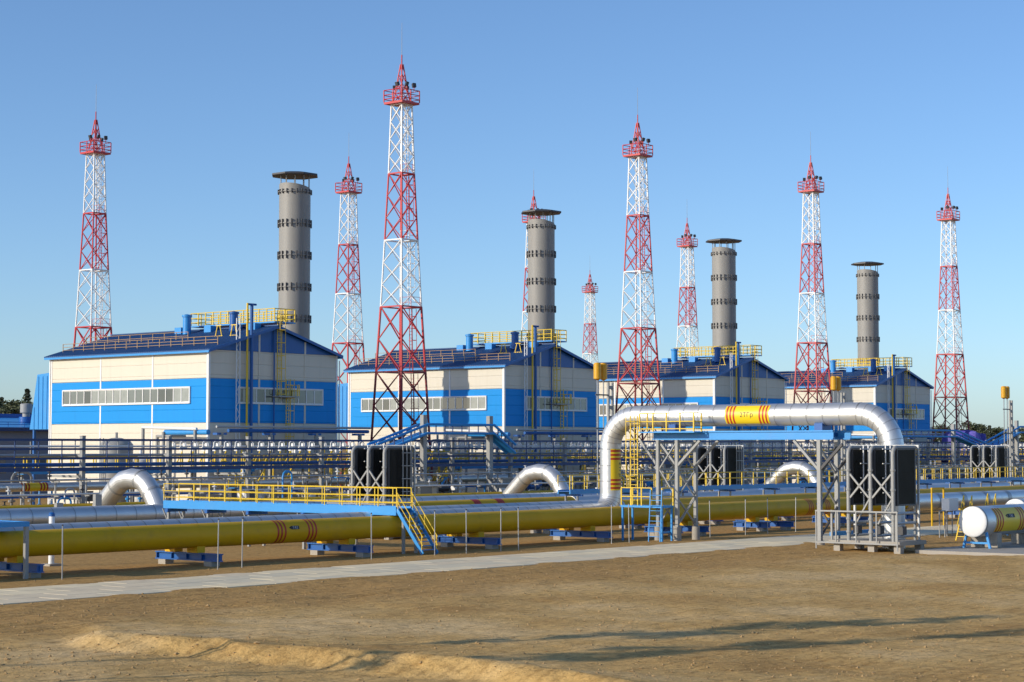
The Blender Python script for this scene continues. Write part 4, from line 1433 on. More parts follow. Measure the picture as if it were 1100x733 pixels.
# ------------------------------------------------------------------ pig traps (capped pipe ends) on a concrete pad
def trap(u, v, zc, lab, L=14):
    t = thing('capped_pipe', lab, 'pipe', (u, v, 0), 'capped pipe ends on the concrete pad')
    r = .95
    MB().path([(u + .02, v, zc), (u + L, v, zc)], r, 36).build('chamber', 'silver', t, True)
    MB().path([(u + L, v, zc), (u + L + 1.6, v, zc - .15)], [r, .7], 30).build('reducer', 'silver', t, True)
    MB().path([(u + L + 1.6, v, zc - .15), (u + L + 60, v, zc - .15)], .7, 28).build('pipe_shell', 'silver', t, True)
    n = 8
    prof = [(r * math.cos(a), -.16 * math.sin(a)) for a in [i * math.pi / 2 / n for i in range(n + 1)]]
    mb = MB()
    vs, fs = [], []
    for (rr, x) in prof:
        for k in range(36):
            a = 2 * math.pi * k / 36
            vs.append((u + x, v + max(rr, .004) * math.cos(a), zc + max(rr, .004) * math.sin(a)))
    for i in range(n):
        for k in range(36):
            a, b = i * 36 + k, i * 36 + (k + 1) % 36
            fs.append((a, b, b + 36, a + 36))
    mb.poly(vs, fs).build('end_cap', 'white_paint', t, True)
    MB().path([(u + .05, v, zc), (u + .17, v, zc)], r + .02, 36, caps=False).build('cap_ring', 'galvanised', t, True)
    a0, a1 = -.75, .98
    s0, s1 = 1.35, 5.6
    cyl_patch((u, v, zc), UVEC, -VVEC, ZVEC, r + .012, s0, s1, a0, a1, 20).build('label_band', 'label_yellow', t)
    for s in (.1, .45, .8):
        for e in (s0 + s, s1 - .16 - s):
            cyl_patch((u, v, zc), UVEC, -VVEC, ZVEC, r + .018, e, e + .16, a0, a1, 20).build('red_band', 'red_stripe', t)
    mid = (s0 + s1) / 2
    cyl_patch((u, v, zc), UVEC, -VVEC, ZVEC, r + .018, mid - .55, mid + .45, .2, .46, 6).build('name_plate', 'ink', t)
    rp = r + .018
    MB().poly([(u + mid - .55, v - rp * math.cos(q), zc + rp * math.sin(q)) for q in (.2, .46)] + [(u + mid - .85, v - rp * math.cos(.33), zc + rp * math.sin(.33))], [(0, 1, 2)]).build('name_plate', 'ink', t)
    cyl_text('ГАЗ', .24, (u, v, zc), UVEC, -VVEC, ZVEC, r + .024, mid - .02, .32, 'lettering', 'white_paint', t)
    # stand
    for du in (1.8, 7.5):
        MB().box2((u + du - .3, v - .9, .16), (u + du + .3, v + .9, zc - r * .75)).build('saddle', 'concrete', t)
    for du in (.5,):
        for sv_ in (-.85, .85):
            MB().beam((u + du, v + sv_ * 1.05, .15), (u + du, v + sv_ * .75, zc - .62), .14).build('stand_leg', 'blue_light', t)
        MB().box2((u + du - .06, v - .82, .42), (u + du + .06, v + .82, .54)).build('stand_bar', 'blue_light', t)
    MB().tube((u + 5.6, v - r - .35, zc - .6), (u + 5.6, v - .2, zc - .6), .07, 8).build('drain_valve', 'blue_light', t)
    MB().lathe([(.16, -.03), (.16, .03)], (u + 5.6, v - r - .3, zc - .45), 12).build('hand_wheel', 'blue_light', t)
    return t
pc = P(1045, 560, u=109.6)
trap(pc.x, pc.y, 1.80, 'silver pipe end with round white cap and yellow label beside the cooler unit')
q = P(1091, 548, u=127.0)
trap(q.x, q.y, 1.80, 'second white capped pipe end standing behind the capped pipe beside the cooler unit', 12)
pad = tag(MB().box2((105.9, 40, -.3), (152, pc.y + 2.0, .15)).build('concrete_pad', 'concrete', origin=None), 'flat concrete pad under the capped pipe ends', 'pad')
tag(MB().box2((131, pc.y + 2.02, -.3), (152, q.y + 2.2, .13)).build('concrete_pad', 'slab_b'), 'flat concrete pad under the second capped pipe end', 'pad')
# yellow access steps between the traps
for x, v, h in ((1034, 60.5, 2.2), (1060, 61.5, 2.2)):
    u = UX(x, v)
    t = thing('access_steps', 'yellow steel access steps beside the capped pipe ends', 'steps', (u, v, 0), 'yellow access steps')
    for s in (0, .6):
        MB().beam((u, v + s, .05), (u + 1.1, v + s, h), .08).build('stringer', 'yellow_rail', t)
        MB().beam((u + 1.1, v + s, h), (u + 1.5, v + s, .05), .08).build('stringer', 'yellow_rail', t)
        MB().tube((u + .2, v + s, 1.0), (u + 1.25, v + s, h + .9), .035, 5).build('hand_rail', 'yellow_rail', t)
        MB().tube((u + 1.25, v + s, h), (u + 1.25, v + s, h + .9), .035, 5).build('rail_post', 'yellow_rail', t)
    for k in range(1, 7):
        MB().box2((u + 1.1 * k / 7 - .1, v, h * k / 7), (u + 1.1 * k / 7 + .1, v + .6, h * k / 7 + .04)).build('tread', 'yellow_rail', t)
# slim frames and little cabinet by the D pipe collar
for i, (x, v, h, m) in enumerate(((1000, 72.8, 3.1, 'yellow'), (1008, 64.0, 1.9, 'grey_steel'), (1016, 64.5, 1.8, 'grey_steel'))):
    u = UX(x, v)
    t = thing('pipe_hanger', ['yellow hoop frame standing beside the silver collar of the yellow pipe', 'slim grey trestle on the soil between cooler unit and capped pipe', 'slim grey trestle with white box between cooler unit and capped pipe'][i], 'frame', (u, v, 0))
    for d in (0, 2.0 if i == 0 else .8):
        MB().tube((u + d, v, -.1), (u + d, v, h), .08 if i == 0 else .05, 6).build('leg', m, t)
    MB().tube((u - .05, v, h), (u + (2.05 if i == 0 else .85), v, h), .08 if i == 0 else .05, 6).build('cross_bar', m, t)
    if i == 2:
        MB().box2((u - .2, v - .3, h + .06), (u + 1.2, v + .3, h + .95)).build('box', 'white_paint', t)

# ------------------------------------------------------------------ pipe rack in front of the halls
VR0, VR1 = 127.0, 131.6
rk = thing('pipe_rack', 'long blue railed pipe rack on grey columns in front of the halls', 'rack', (190, 129, 0))
U_R0, NSP, SPN = 70.1, 27, 9.0
LV4 = [(6.98, .17), (6.23, .17), (5.48, .19), (4.60, .30)]
colm = MB().box2((-.17, -.17, -.2), (.17, .17, 7.25)).mesh('column', 'grey_steel')
cof = MB().box2((-.19, -.19, 7.25), (.19, .19, 7.32)).mesh('column_cap', 'grey_steel')
bms = {}
for z, h in LV4:
    bms[z] = MB().box2((.003, -.07, -h / 2), (SPN - .003, .07, h / 2)).mesh('beam', 'blue_dark')
hng = MB().box2((-.035, -.035, 4.8), (.035, .035, 6.9)).mesh('hanger', 'blue_dark')
hng2 = MB().box2((-.035, -.035, 5.55), (.035, .035, 7.0)).mesh('hanger', 'grey_steel')
low = MB().box2((.2, -.09, 2.35), (SPN - .2, .09, 2.62)).mesh('low_beam', 'blue_mid')
trs = MB().box2((-.09, .2, 0), (.09, VR1 - VR0 - .2, .2)).mesh('cross_beam', 'grey_steel')
# bracket: a small white crook that carries cables
bk = MB()
bk.path([(-.25, 0, 0), (-.25, 0, .38), (-.05, 0, .52), (.18, 0, .5), (.28, 0, .36), (.28, 0, .2)], .06, 5)
bk.beam((-.35, 0, 0), (.4, 0, 0), .09)
bk.box((.12, -.05, .22), (.05, .42, .26))  # this plate and the next are added facing the sun to brighten the bracket
bk.box((-.25, -.05, -.2), (.05, .38, .2))
bkm = bk.mesh('cable_bracket', 'white_paint')
by = MB()
by.beam((-.3, 0, 0), (.25, 0, .85), .08)
by.beam((.25, 0, 0), (.25, 0, 1.0), .07)
by.beam((-.35, 0, 0), (.35, 0, 0), .09)
bky = by.mesh('cable_bracket', 'yellow_rail')
for i in range(NSP + 1):
    u = U_R0 + i * SPN
    for v in (VR0,):
        c = piece(colm, 'column', rk, (u, v, 0))
        piece(cof, 'column_cap', c, (u, v, 0)).location = (0, 0, 0)
    for z in (2.4, 4.2, 5.9):
        piece(trs, 'cross_beam', rk, (u, VR0, z - .3))
    if i == NSP:
        continue
    for z, h in LV4:
        piece(bms[z], 'beam', rk, (u, VR0 - .27, z))
        if z in (6.98,):
            piece(bms[z], 'beam', rk, (u, VR1 + .27, z))
    for v in (VR0,):
        piece(low, 'low_beam', rk, (u, v, 0))
    for k in (1, 2, 3):
        piece(hng, 'hanger', rk, (u + k * SPN / 4, VR0 - .27, 0))
        if k != 2:
            piece(hng2, 'hanger', rk, (u + k * SPN / 4 + .7, VR1 + .27, 0))
    if 4 <= i:
        for k in range(7):
            piece(bkm, 'cable_bracket', rk, (u + .7 + k * 1.25, VR0 + .5, 6.36), scale=(1.1, 1.1, 1.05))
            piece(bky, 'cable_bracket', rk, (u + .95 + k * 1.25, VR0 + 1.2, 5.02 + (k % 3) * .06))
# pale cables and trays lying on the rack
for j, (v, z, r, m) in enumerate(((127.8, 5.72, .10, 'galvanised'), (128.5, 6.45, .08, 'white_paint'), (129.2, 5.72, .12, 'galvanised'), (130.4, 4.95, .14, 'white_paint'), (129.6, 4.95, .1, 'galvanised'), (128.2, 4.95, .16, 'blue_mid'))):
    t = tag(MB().path([(U_R0 + (15 if j % 2 else 0), v, z), (U_R0 + NSP * SPN, v, z)], r, 8).build('rack_line', m, smooth=True, origin=(U_R0, v, z)), 'thin service line running lengthwise on the pipe rack', 'pipe', 'thin service lines on the pipe rack')
# ------------------------------------------------------------------ equipment behind and under the rack, repeated for every hall
def blue_stairs(u, v, h, lab, L=2.6, d=1):
    t = thing('equipment_stair', lab, 'stairs', (u, v, 0), 'blue equipment stairs with yellow rails')
    stair(t, (u, v, h), (u + d * L, v, .05), (0, 1, 0), .9)
    w = 2.2
    a, b = (u - w, u) if d > 0 else (u, u + w)
    MB().box2((a, v - .05, h - .1), (b, v + .95, h)).build('landing', 'blue_light', t)
    railing(t, [(b if d < 0 else a, v, h), (a if d < 0 else b, v, h)], h=1.1, sp=1.1, r=.035)
    railing(t, [(b if d < 0 else a, v + .9, h), (a if d < 0 else b, v + .9, h)], h=1.1, sp=1.1, r=.035)
    for uu in (a + .1, b - .1):
        for vv in (v, v + .9):
            MB().box2((uu - .06, vv - .04, -.05), (uu + .06, vv + .04, h - .103)).build('leg', 'grey_steel', t)
    return t

def tank(u, v, r, h, m, lab):
    t = thing('storage_tank', lab, 'tank', (u, v, 0), 'upright tanks by the halls')
    MB().lathe([(r, .5), (r, h), (r * .8, h + r * .25), (r * .3, h + r * .4), (.02, h + r * .42)], (u, v, 0), 24).build('shell', m, t, True)
    MB().lathe([(r + .06, -.1), (r + .06, .49)], (u, v, 0), 24).build('plinth', 'concrete', t, True)
    for z in (h * .4, h * .75):
        MB().lathe([(r + .004, -.08), (r + .04, -.08), (r + .04, .08), (r + .004, .08)], (u, v, z), 24).build('hoop', 'grey_steel', t, True)
    ladder(t, (u - r - .15, v, .2), (u - r - .15, v, h + .6), (0, 1, 0), .5, m='grey_steel')
    MB().tube((u, v, h + r * .4), (u, v, h + r * .4 + .5), .12, 8).build('vent', m, t, True)
    return t

def valve_block(u, v, lab, m='grey_steel'):
    t = thing('valve_block', lab, 'valve', (u, v, 0), 'pipe valves with actuators')
    MB().path([(u - 1.4, v, 1.0), (u + 1.4, v, 1.0)], .3, 12).build('pipe_spool', 'galvanised', t, True)
    for d in (-.7, .7):
        MB().path([(u + d - .07, v, 1.0), (u + d + .07, v, 1.0)], .45, 14).build('flange', 'grey_steel', t, True)
    MB().lathe([(.25, .7), (.5, .85), (.55, 1.1), (.4, 1.5), (.2, 1.6), (.2, 2.2)], (u, v, 0), 14).build('valve_body', m, t, True)
    MB().path([(u - .9, v, 2.4), (u + .6, v, 2.4)], .3, 12).build('actuator', m, t, True)
    MB().box2((u - 1.2, v - .25, -.1), (u - 1.0, v + .25, .7)).build('foot', 'concrete', t)
    MB().box2((u + 1.0, v - .25, -.1), (u + 1.2, v + .25, .7)).build('foot', 'concrete', t)
    return t

def cabin(u, v, w, d, h, m, lab):
    t = thing('equipment_cabinet', lab, 'cabinet', (u, v, 0), 'equipment cabinets by the halls')
    MB().box2((u - w / 2, v - d / 2, .3), (u + w / 2, v + d / 2, h)).build('body', m, t)
    MB().box2((u - w / 2 - .12, v - d / 2 - .12, h + .003), (u + w / 2 + .12, v + d / 2 + .12, h + .14)).build('roof', 'grey_steel', t)
    MB().box2((u - w / 2 + .05, v - d / 2 + .05, -.1), (u + w / 2 - .05, v + d / 2 - .05, .297)).build('plinth', 'concrete', t)
    dr = MB().box2((u - w * .2, v - d / 2 - .03, .4), (u + w * .25, v - d / 2 - .003, h - .25)).build('door', 'grey_steel', t)
    MB().box2((u + w * .18, v - d / 2 - .07, h * .5), (u + w * .21, v - d / 2 - .035, h * .5 + .2)).build('handle', 'dark_steel', dr)
    return t

def railed_deck(u0, u1, v, h, lab, depth=1.3, hr=1.15):
    t = thing('service_platform', lab, 'platform', ((u0 + u1) / 2, v, 0), 'railed service platforms behind the rack')
    MB().box2((u0, v, h - .28), (u1, v + depth, h)).build('deck', 'blue_light', t)
    railing(t, [(u0 + .05, v + .05, h), (u1 - .05, v + .05, h)], h=hr, sp=1.25, r=.045, levels=(1.0, .5))
    railing(t, [(u0 + .05, v + depth - .05, h), (u1 - .05, v + depth - .05, h)], h=hr, sp=1.25, r=.045, levels=(1.0, .5))
    n = max(2, int((u1 - u0) / 4))
    for i in range(n):
        u = u0 + .3 + (u1 - u0 - .6) * i / (n - 1)
        MB().box2((u - .08, v + depth / 2 - .08, -.05), (u + .08, v + depth / 2 + .08, h - .283)).build('leg', 'grey_steel', t)
    return t

SW = ['first', 'second', 'third', 'fourth']
for i, (hu, hv) in enumerate(HALLS):
    w = 'of the %s hall from the workshop' % SW[i]
    # high gable pipe bridge
    t = thing('gable_pipe_bridge', 'blue and grey pipe bridge along the gable ' + w, 'pipe bridge', (hu + 8, hv - 3.6, 0), 'pipe bridges along the gables')
    MB().tube((hu - 2.2, hv - 3.6, 8.25), (hu + 18, hv - 3.6, 8.25), .11, 8).build('pipe', 'galvanised', t, True)
    MB().tube((hu - .5, hv - 3.3, 7.9), (hu + 18, hv - 3.3, 7.9), .17, 8).build('pipe', 'blue_mid', t, True)
    for du in (-1.6, 4.5, 10.5, 16.5):
        MB().box2((hu + du - .13, hv - 3.75, -.1), (hu + du + .13, hv - 3.45, 7.7)).build('post', 'grey_steel', t)
        MB().box2((hu + du - .6, hv - 3.7, 7.5), (hu + du + .6, hv - 3.1, 7.7)).build('bracket', 'blue_mid', t)
    # portal with a light blue pipe at the long wall
    t = thing('service_portal', 'grey portal with blue pipe by the long wall ' + w, 'pipe frame', (hu - 2, hv + 3, 0), 'service portals by the long walls')
    for (du, dv, h) in ((-2.5, -1.0, 8.0), (-2.5, 6.5, 8.2), (-1.6, 5.5, 7.5), (-2.5, 3.5, 7.8)):
        MB().tube((hu + du, hv + dv, -.1), (hu + du, hv + dv, h), .16, 8).build('post', 'grey_steel', t, True)
    MB().tube((hu - 2.5, hv - 1.2, 8.05), (hu - 2.5, hv + 6.6, 8.25), .14, 8).build('top_pipe', 'white_paint', t, True)
    MB().tube((hu - 2.2, hv - 2.5, 7.75), (hu - 2.2, hv + 3.6, 7.75), .26, 10).build('top_pipe', 'blue_light', t, True)
    MB().tube((hu - 1.6, hv + 1.5, 7.4), (hu - 1.6, hv + 5.6, 7.4), .14, 8).build('top_pipe', 'grey_steel', t, True)
    # platforms, stairs, tanks, valves between rack and hall
    railed_deck(hu - 12, hu + 2, hv - 4.2, 4.35, 'higher railed blue platform beside the long wall ' + w)
    railed_deck(hu + 2, hu + 24, hv - 5.4, 4.6, 'long railed blue platform before the gable ' + w)
    railed_deck(hu + 20, hu + 31, hv - 3.0, 5.3, 'raised railed blue platform beside the stack ' + w)
    blue_stairs(hu - 3, hv - 9.6, 2.8, 'blue stair with yellow rails before the long wall ' + w)
    blue_stairs(hu + 9, hv - 10.2, 3.6, 'blue stair with yellow rails before the gable ' + w, 3.2)
    blue_stairs(hu + 22, hv - 10.2, 3.4, 'blue stair with yellow rails before the gap ' + w, 3.0, -1)
    tank(hu - 10, hv + 1, 1.5, 6.6, 'grey_steel', 'grey upright tank before the long wall ' + w)
    tank(hu - 6, hv + 2.5, 1.1, 5.2, 'white_paint', 'white upright tank before the long wall ' + w)
    cabin(hu + 13, hv - 14.6, 3.4, 2.2, 3.0, 'cream', 'cream equipment cabinet before the gable ' + w)
    cabin(hu - 8, hv - 14.4, 1.8, 1.4, 2.6, 'white_paint', 'small white equipment cabinet before the long wall ' + w)
    cabin(hu + 26, hv - 14.2, 2.4, 1.8, 3.2, 'grey_steel', 'grey equipment cabinet before the gap ' + w)
    for k, du in enumerate((-14, -5.5, 2, 7.5, 18, 22, 30)):
        valve_block(hu + du, hv - 14.9 + (k % 3) * 1.5, ['grey', 'white', 'grey', 'blue', 'grey', 'white', 'blue'][k] + ' pipe valve with actuator before the end ' + w,
                    ['grey_steel', 'white_paint', 'grey_steel', 'blue_light', 'dark_steel', 'white_paint', 'blue_mid'][k])
    # yellow crossed gas lines above the rack deck
    t = thing('yellow_manifold', 'tangle of thin yellow gas lines before the gable ' + w, 'pipes', (hu + 12, hv - 8.5, 0), 'yellow manifolds under the rack')
    rr = random.Random(i)
    for k in range(16):
        u = hu - 2 + k * 1.9
        v = hv - 7.4 + rr.uniform(-.8, .8)
        z = rr.uniform(4.9, 6.6)
        MB().path([(u, v, -.1), (u, v, z), (u + rr.uniform(-.9, .9), v + .6, z)], .07, 6).build('riser', 'yellow_rail', t)
        if k % 2:
            MB().beam((u - .9, v - .2, 3.3), (u + .7, v - .2, 5.4), .09).build('diagonal', 'yellow_rail', t)
        if k % 3 == 0:
            MB().box((u + .5, v - .1, z - .5), (.6, .5, .55)).build('gas_box', 'white_paint', t)
    MB().tube((hu - 2, hv - 7.5, 3.4), (hu + 28, hv - 7.5, 3.4), .1, 8).build('manifold_pipe', 'yellow_rail', t, True)
    MB().tube((hu - 2, hv - 7.6, 5.2), (hu + 28, hv - 7.6, 5.2), .07, 8).build('manifold_pipe', 'yellow_rail', t, True)

# platforms just past the rack, left end of the picture and beyond the last hall
railed_deck(96, 108, 133.4, 4.4, 'long railed blue platform beyond the pipe rack by the low workshop', 1.3)
railed_deck(283, 310, 136, 4.6, 'railed blue platform past the gable end of the last hall', 1.3)

# ------------------------------------------------------------------ small instruments and hairpin pipes among the headers
ip = {}
for m in ('grey_steel', 'white_paint', 'dark_steel'):
    ip[m] = MB().box2((-.28, -.16, 1.55), (.28, .16, 2.15)).mesh('instrument_box', m)
ipp = MB().tube((0, 0, -.1), (0, 0, 1.55), .055, 6).mesh('instrument_stem', 'grey_steel')
rr = random.Random(21)
GI = 'instrument posts among the header pipes'
n_i = 0
for k in range(64):
    u = 78 + k * 3.3 + rr.uniform(-1, 1)
    v = rr.choice([113.4, 114.6, 121.5, 123.2, 125.0])
    if any(abs(u - g[0]) < 1.6 for g in GN) and v < 120:
        continue
    m = rr.choice(['grey_steel', 'white_paint', 'dark_steel'])
    s_ = rr.uniform(.9, 1.5)
    t = thing('instrument_post', 'short instrument post with %s box among the header pipes' % {'grey_steel': 'grey', 'white_paint': 'white', 'dark_steel': 'black'}[m], 'instrument', (u, v, 0), GI + ' with %s boxes' % m.split('_')[0])
    piece(ipp, 'instrument_stem', t, (u, v, 0), scale=(1, 1, s_))
    piece(ip[m], 'instrument_box', t, (u, v, 0), scale=(1, 1, s_))
hp = {}
for m in ('galvanised', 'blue_light', 'yellow_rail', 'grey_steel'):
    hp[m] = (MB().path([(0, 0, -.1), (0, 0, 2.7), (.12, 0, 2.9), (.35, 0, 3.0), (.9, 0, 3.0), (1.1, 0, 2.9), (1.2, 0, 2.7), (1.2, 0, -.1)], .085, 8).mesh('hairpin_tube', m, True),
             MB().tube((0, 0, 1.3), (0, 0, 1.42), .2, 10).tube((1.2, 0, 1.3), (1.2, 0, 1.42), .2, 10).mesh('tube_flanges', m))
for k in range(70):
    u = 80 + k * 3.0 + rr.uniform(-1, 1)
    v = rr.choice([120.6, 122.2, 124.2, 133.0, 134.5])
    m = rr.choice(['galvanised', 'blue_light', 'yellow_rail', 'grey_steel', 'galvanised'])
    w_ = {'galvanised': 'dull metal', 'blue_light': 'light blue', 'yellow_rail': 'yellow', 'grey_steel': 'grey'}[m]
    t = thing('hairpin_pipe', 'thin %s hairpin pipe standing by the pipe rack' % w_, 'pipe', (u, v, 0), w_ + ' hairpin pipes by the rack')
    s_ = rr.uniform(.55, 1.45)
    o = piece(hp[m][0], 'hairpin_tube', t, (u, v, 0), scale=(rr.uniform(.7, 1.6), 1, s_))
    piece(hp[m][1], 'tube_flanges', t, (u, v, 0), scale=(o.scale.x, 1, s_))
# low trestle of thin service pipes between the headers and the rack
tr_ = thing('pipe_trestle', 'low pale trestle of thin service pipes between header pipes and pipe rack', 'trestle', (180, 121.4, 0))
tpm = MB().box2((-.055, -.055, -.1), (.055, .055, 4.0)).mesh('trestle_post', 'grey_steel')
tpa = MB().box2((-.05, -.5, 0), (.05, .5, .09)).mesh('trestle_arm', 'grey_steel')
tvm = MB().lathe([(.06, 0), (.06, .25), (.2, .3), (.2, .36), (.06, .4), (.06, .6), (.17, .62), (.17, .66)], (0, 0, 0), 8).mesh('small_valve', 'white_paint', True)
tvd = MB().lathe([(.06, 0), (.06, .25), (.2, .3), (.2, .36), (.06, .4), (.06, .6), (.17, .62), (.17, .66)], (0, 0, 0), 8).mesh('small_valve', 'dark_steel', True)
for k in range(80):
    u = 70 + k * 2.9
    piece(tpm, 'trestle_post', tr_, (u, 121.4, 0))
    for z in (1.5, 2.6, 3.7):
        piece(tpa, 'trestle_arm', tr_, (u, 121.4, z))
    for z in (1.68, 2.78, 3.88):
        if rr.random() < .55:
            piece(rr.choice([tvm, tvd]), 'small_valve', tr_, (u + rr.uniform(.4, 2.4), 121.4 + rr.choice([-.4, .35]), z))
for j, (dv, z, r_, m) in enumerate(((-.4, 1.68, .09, 'galvanised'), (.35, 1.66, .07, 'white_paint'), (-.4, 2.78, .08, 'white_paint'), (.35, 2.76, .07, 'blue_light'), (-.4, 3.88, .07, 'galvanised'), (.35, 3.86, .07, 'yellow_rail'))):
    MB().tube((70, 121.4 + dv, z), (300, 121.4 + dv, z), r_, 7).build('service_pipe', m, tr_, True)
# ------------------------------------------------------------------ blue cable bridges hopping over the rack
def cable_bridge(x0, x1, v, ztop, xl, xr, lab):
    u0, u1 = UX(x0, v), UX(x1, v)
    t = thing('cable_bridge', lab, 'bridge', ((u0 + u1) / 2, v, 0), 'light blue cable bridges')
    for u in (u0, u1):
        MB().box2((u - .26, v - .22, -.2), (u + .26, v + .22, ztop + .9)).build('column', 'grey_steel', t)
    for dv in (-.6, .6):
        for z in (ztop, ztop - .85):
            MB().tube((u0, v + dv, z), (u1, v + dv, z), .13, 6).build('chord', 'blue_light', t)
        n = max(3, int((u1 - u0) / 2.0))
        for i in range(1, n):
            u = u0 + (u1 - u0) * i / n
            MB().tube((u, v + dv, ztop - .85), (u, v + dv, ztop), .06, 5).build('vertical', 'blue_dark', t)
        for xs, ue in ((xl, u0), (xr, u1)):
            if xs is None:
                continue
            us_ = UX(xs, v)
            for dz in (0, -.85):
                MB().tube((us_, v + dv, 6.6 + dz), (ue, v + dv, ztop + dz), .13, 6).build('sloped_chord', 'blue_light', t)
            n = 6
            for i in range(1, n):
                q = Vector((us_, v + dv, 6.6)).lerp(Vector((ue, v + dv, ztop)), i / n)
                MB().tube(q - ZVEC * .85, q, .06, 5).build('vertical', 'blue_dark', t)
    MB().box2((u0 + .27, v - .55, ztop - .83), (u1 - .27, v + .55, ztop - .78)).build('tray', 'white_paint', t)
    for xs, ue in ((xl, u0), (xr, u1)):
        if xs is not None:
            us_ = UX(xs, v)
            MB().beam((us_, v, 5.8), (ue, v, ztop - .80), 1.0, .05).build('tray', 'blue_light', t)
    return t
cable_bridge(455, 526, 124.5, 8.55, 400, 549, 'light blue cable bridge rising over the rack before the second hall')
cable_bridge(945, 1024, 124.5, 8.6, None, 1059, 'light blue cable bridge rising over the rack before the fourth hall')
cable_bridge(1092, 1118, 124.5, 9.3, 1056, None, 'light blue cable bridge climbing past the vent column beyond the last mast')

# ------------------------------------------------------------------ vent columns with twin yellow silencers
def vent_col(z, x, lab):
    u, v, _ = zx(z, x)
    t = thing('vent_column', lab, 'vent', (u, v, 0), 'vent columns with twin yellow silencers')
    for d in (-.45, .45):
        MB().tube((u + d, v, -.1), (u + d, v, 12.4), .06, 8).build('vent_pipe', 'galvanised', t, True)
        MB().lathe([(.1, 12.35), (.34, 12.5), (.34, 13.8), (.28, 13.85), (.28, 13.92), (.02, 13.95)], (u + d, v, 0), 16).build('silencer', 'amber', t, True)
    for d in (1.15, 1.75):
        MB().box2((u + d - .1, v - .1, -.1), (u + d + .1, v + .1, 12.2)).build('column_leg', 'grey_steel', t)
    for k in range(13):
        MB().box2((u + 1.26, v - .08, .8 + k * .9), (u + 1.64, v + .08, 1.1 + k * .9)).build('rung_plate', 'grey_steel', t)
    for z_ in (5.0, 8.0, 11.0):
        MB().box2((u - .7, v - .05, z_), (u + 1.04, v + .05, z_ + .12)).build('bracket', 'dark_steel', t)
    return t
vent_col(172, 645, 'grey vent column with twin yellow cylinders beside the gable of the second hall')
vent_col(205.5, 898, 'grey vent column with twin yellow cylinders just above the arch crossing')
vent_col(240, 1080, 'grey vent column with twin yellow cylinders standing past the last mast')

# ------------------------------------------------------------------ low blue workshop at the row's end
def workshop():
    z = 262.0
    a = zx(z, -60)
    b = zx(z, 60)
    u0, u1 = 128.0, 178.0
    v0, v1 = 205.0, 226.0
    t = thing('low_workshop', 'low blue roofed workshop with a roof vent, beside the first hall', 'building', ((u0 + u1) / 2, v0, 0))
    MB().box2((u0 + .2, v0 + .2, 0), (u1 - .2, v1 - .2, 8.5)).build('wall', 'far_wall', t)
    vs = [(u0 - .5, v0 - .6, 8.5), (u1 + .5, v0 - .6, 8.5), (u1 + .5, v1, 10.1), (u0 - .5, v1, 10.1), (u0 - .5, v0 - .6, 8.8), (u1 + .5, v0 - .6, 8.8), (u1 + .5, v1, 10.4), (u0 - .5, v1, 10.4)]
    rf = MB().poly(vs, [(3, 2, 1, 0), (4, 5, 6, 7), (0, 1, 5, 4), (1, 2, 6, 5), (2, 3, 7, 6), (3, 0, 4, 7)]).build('roof', 'blue_light', t)
    MB().box2((u0 - .55, v0 - .72, 8.35), (u1 + .55, v0 - .62, 8.82)).build('gutter', 'blue_dark', rf)
    MB().box2((u0 - .5, v1 + .003, 9.8), (u1 + .5, v1 + 3, 10.95)).build('ridge_parapet', 'blue_mid', t)
    railing(t, [(u0, v0 + .6, 8.9), (u1, v0 + .6, 8.9)], h=.6, sp=2.5, m='blue_mid', r=.04, levels=(1.0, .5))
    c = P(28, 450, v=v0 + 9)
    vt = MB().lathe([(.95, 9.0), (.95, 10.3), (.9, 10.35)], (c.x, c.y, 0), 16).build('vent_base', 'blue_mid', t, True)
    MB().lathe([(.5, 10.3), (.5, 10.8), (.8, 10.9), (.8, 12.0), (.7, 12.1), (.05, 12.15)], (c.x, c.y, 0), 16).build('roof_vent', 'grey_steel', t, True)
    for k in range(8):
        MB().box2((u0 + 2 + k * 6, v0 + .17, 3), (u0 + 5 + k * 6, v0 + .21, 5.5)).build('window', 'glass', t)
    return t
workshop()

# ------------------------------------------------------------------ purple tarpaulin
def tarp():
    u, v = 267.0, 134.6
    mb = MB()
    rr = random.Random(4)
    nx, ny = 14, 8
    for (a0, a1) in ((0, 1),):
        vs, fs = [], []
        prof = [(0, 0), (0, .35), (.02, .75), (.12, .97), (.5, 1.0), (.88, .97), (.98, .75), (1, .35), (1, 0)]
        for i in range(nx + 1):
            for (p_, q_) in prof:
                vs.append((u - 3.4 + 6.8 * i / nx + rr.uniform(-.12, .12), v - 2.2 + 4.4 * p_ + rr.uniform(-.16, .16), 3.6 + 4.7 * q_ + rr.uniform(-.25, .18) * (q_ > .1) + .5 * math.sin(i * .9) * (q_ > .7)))
        n = len(prof)
        for i in range(nx):
            for k in range(n - 1):
                fs.append((i * n + k, i * n + k + 1, (i + 1) * n + k + 1, (i + 1) * n + k))
        fs.append(tuple(range(n)))
        fs.append(tuple(range(nx * n + n - 1, nx * n - 1, -1)))
        mb.poly(vs, fs)
    t = thing('covered_stack', 'equipment wrapped in a creased purple tarpaulin before the last mast', 'tarpaulin', (u, v, 0))
    mb.build('tarpaulin', 'purple', t)
    MB().box2((u - 3, v - 1.8, 0), (u + 3, v + 1.8, 3.9)).build('crate', 'grey_steel', t)
tarp()

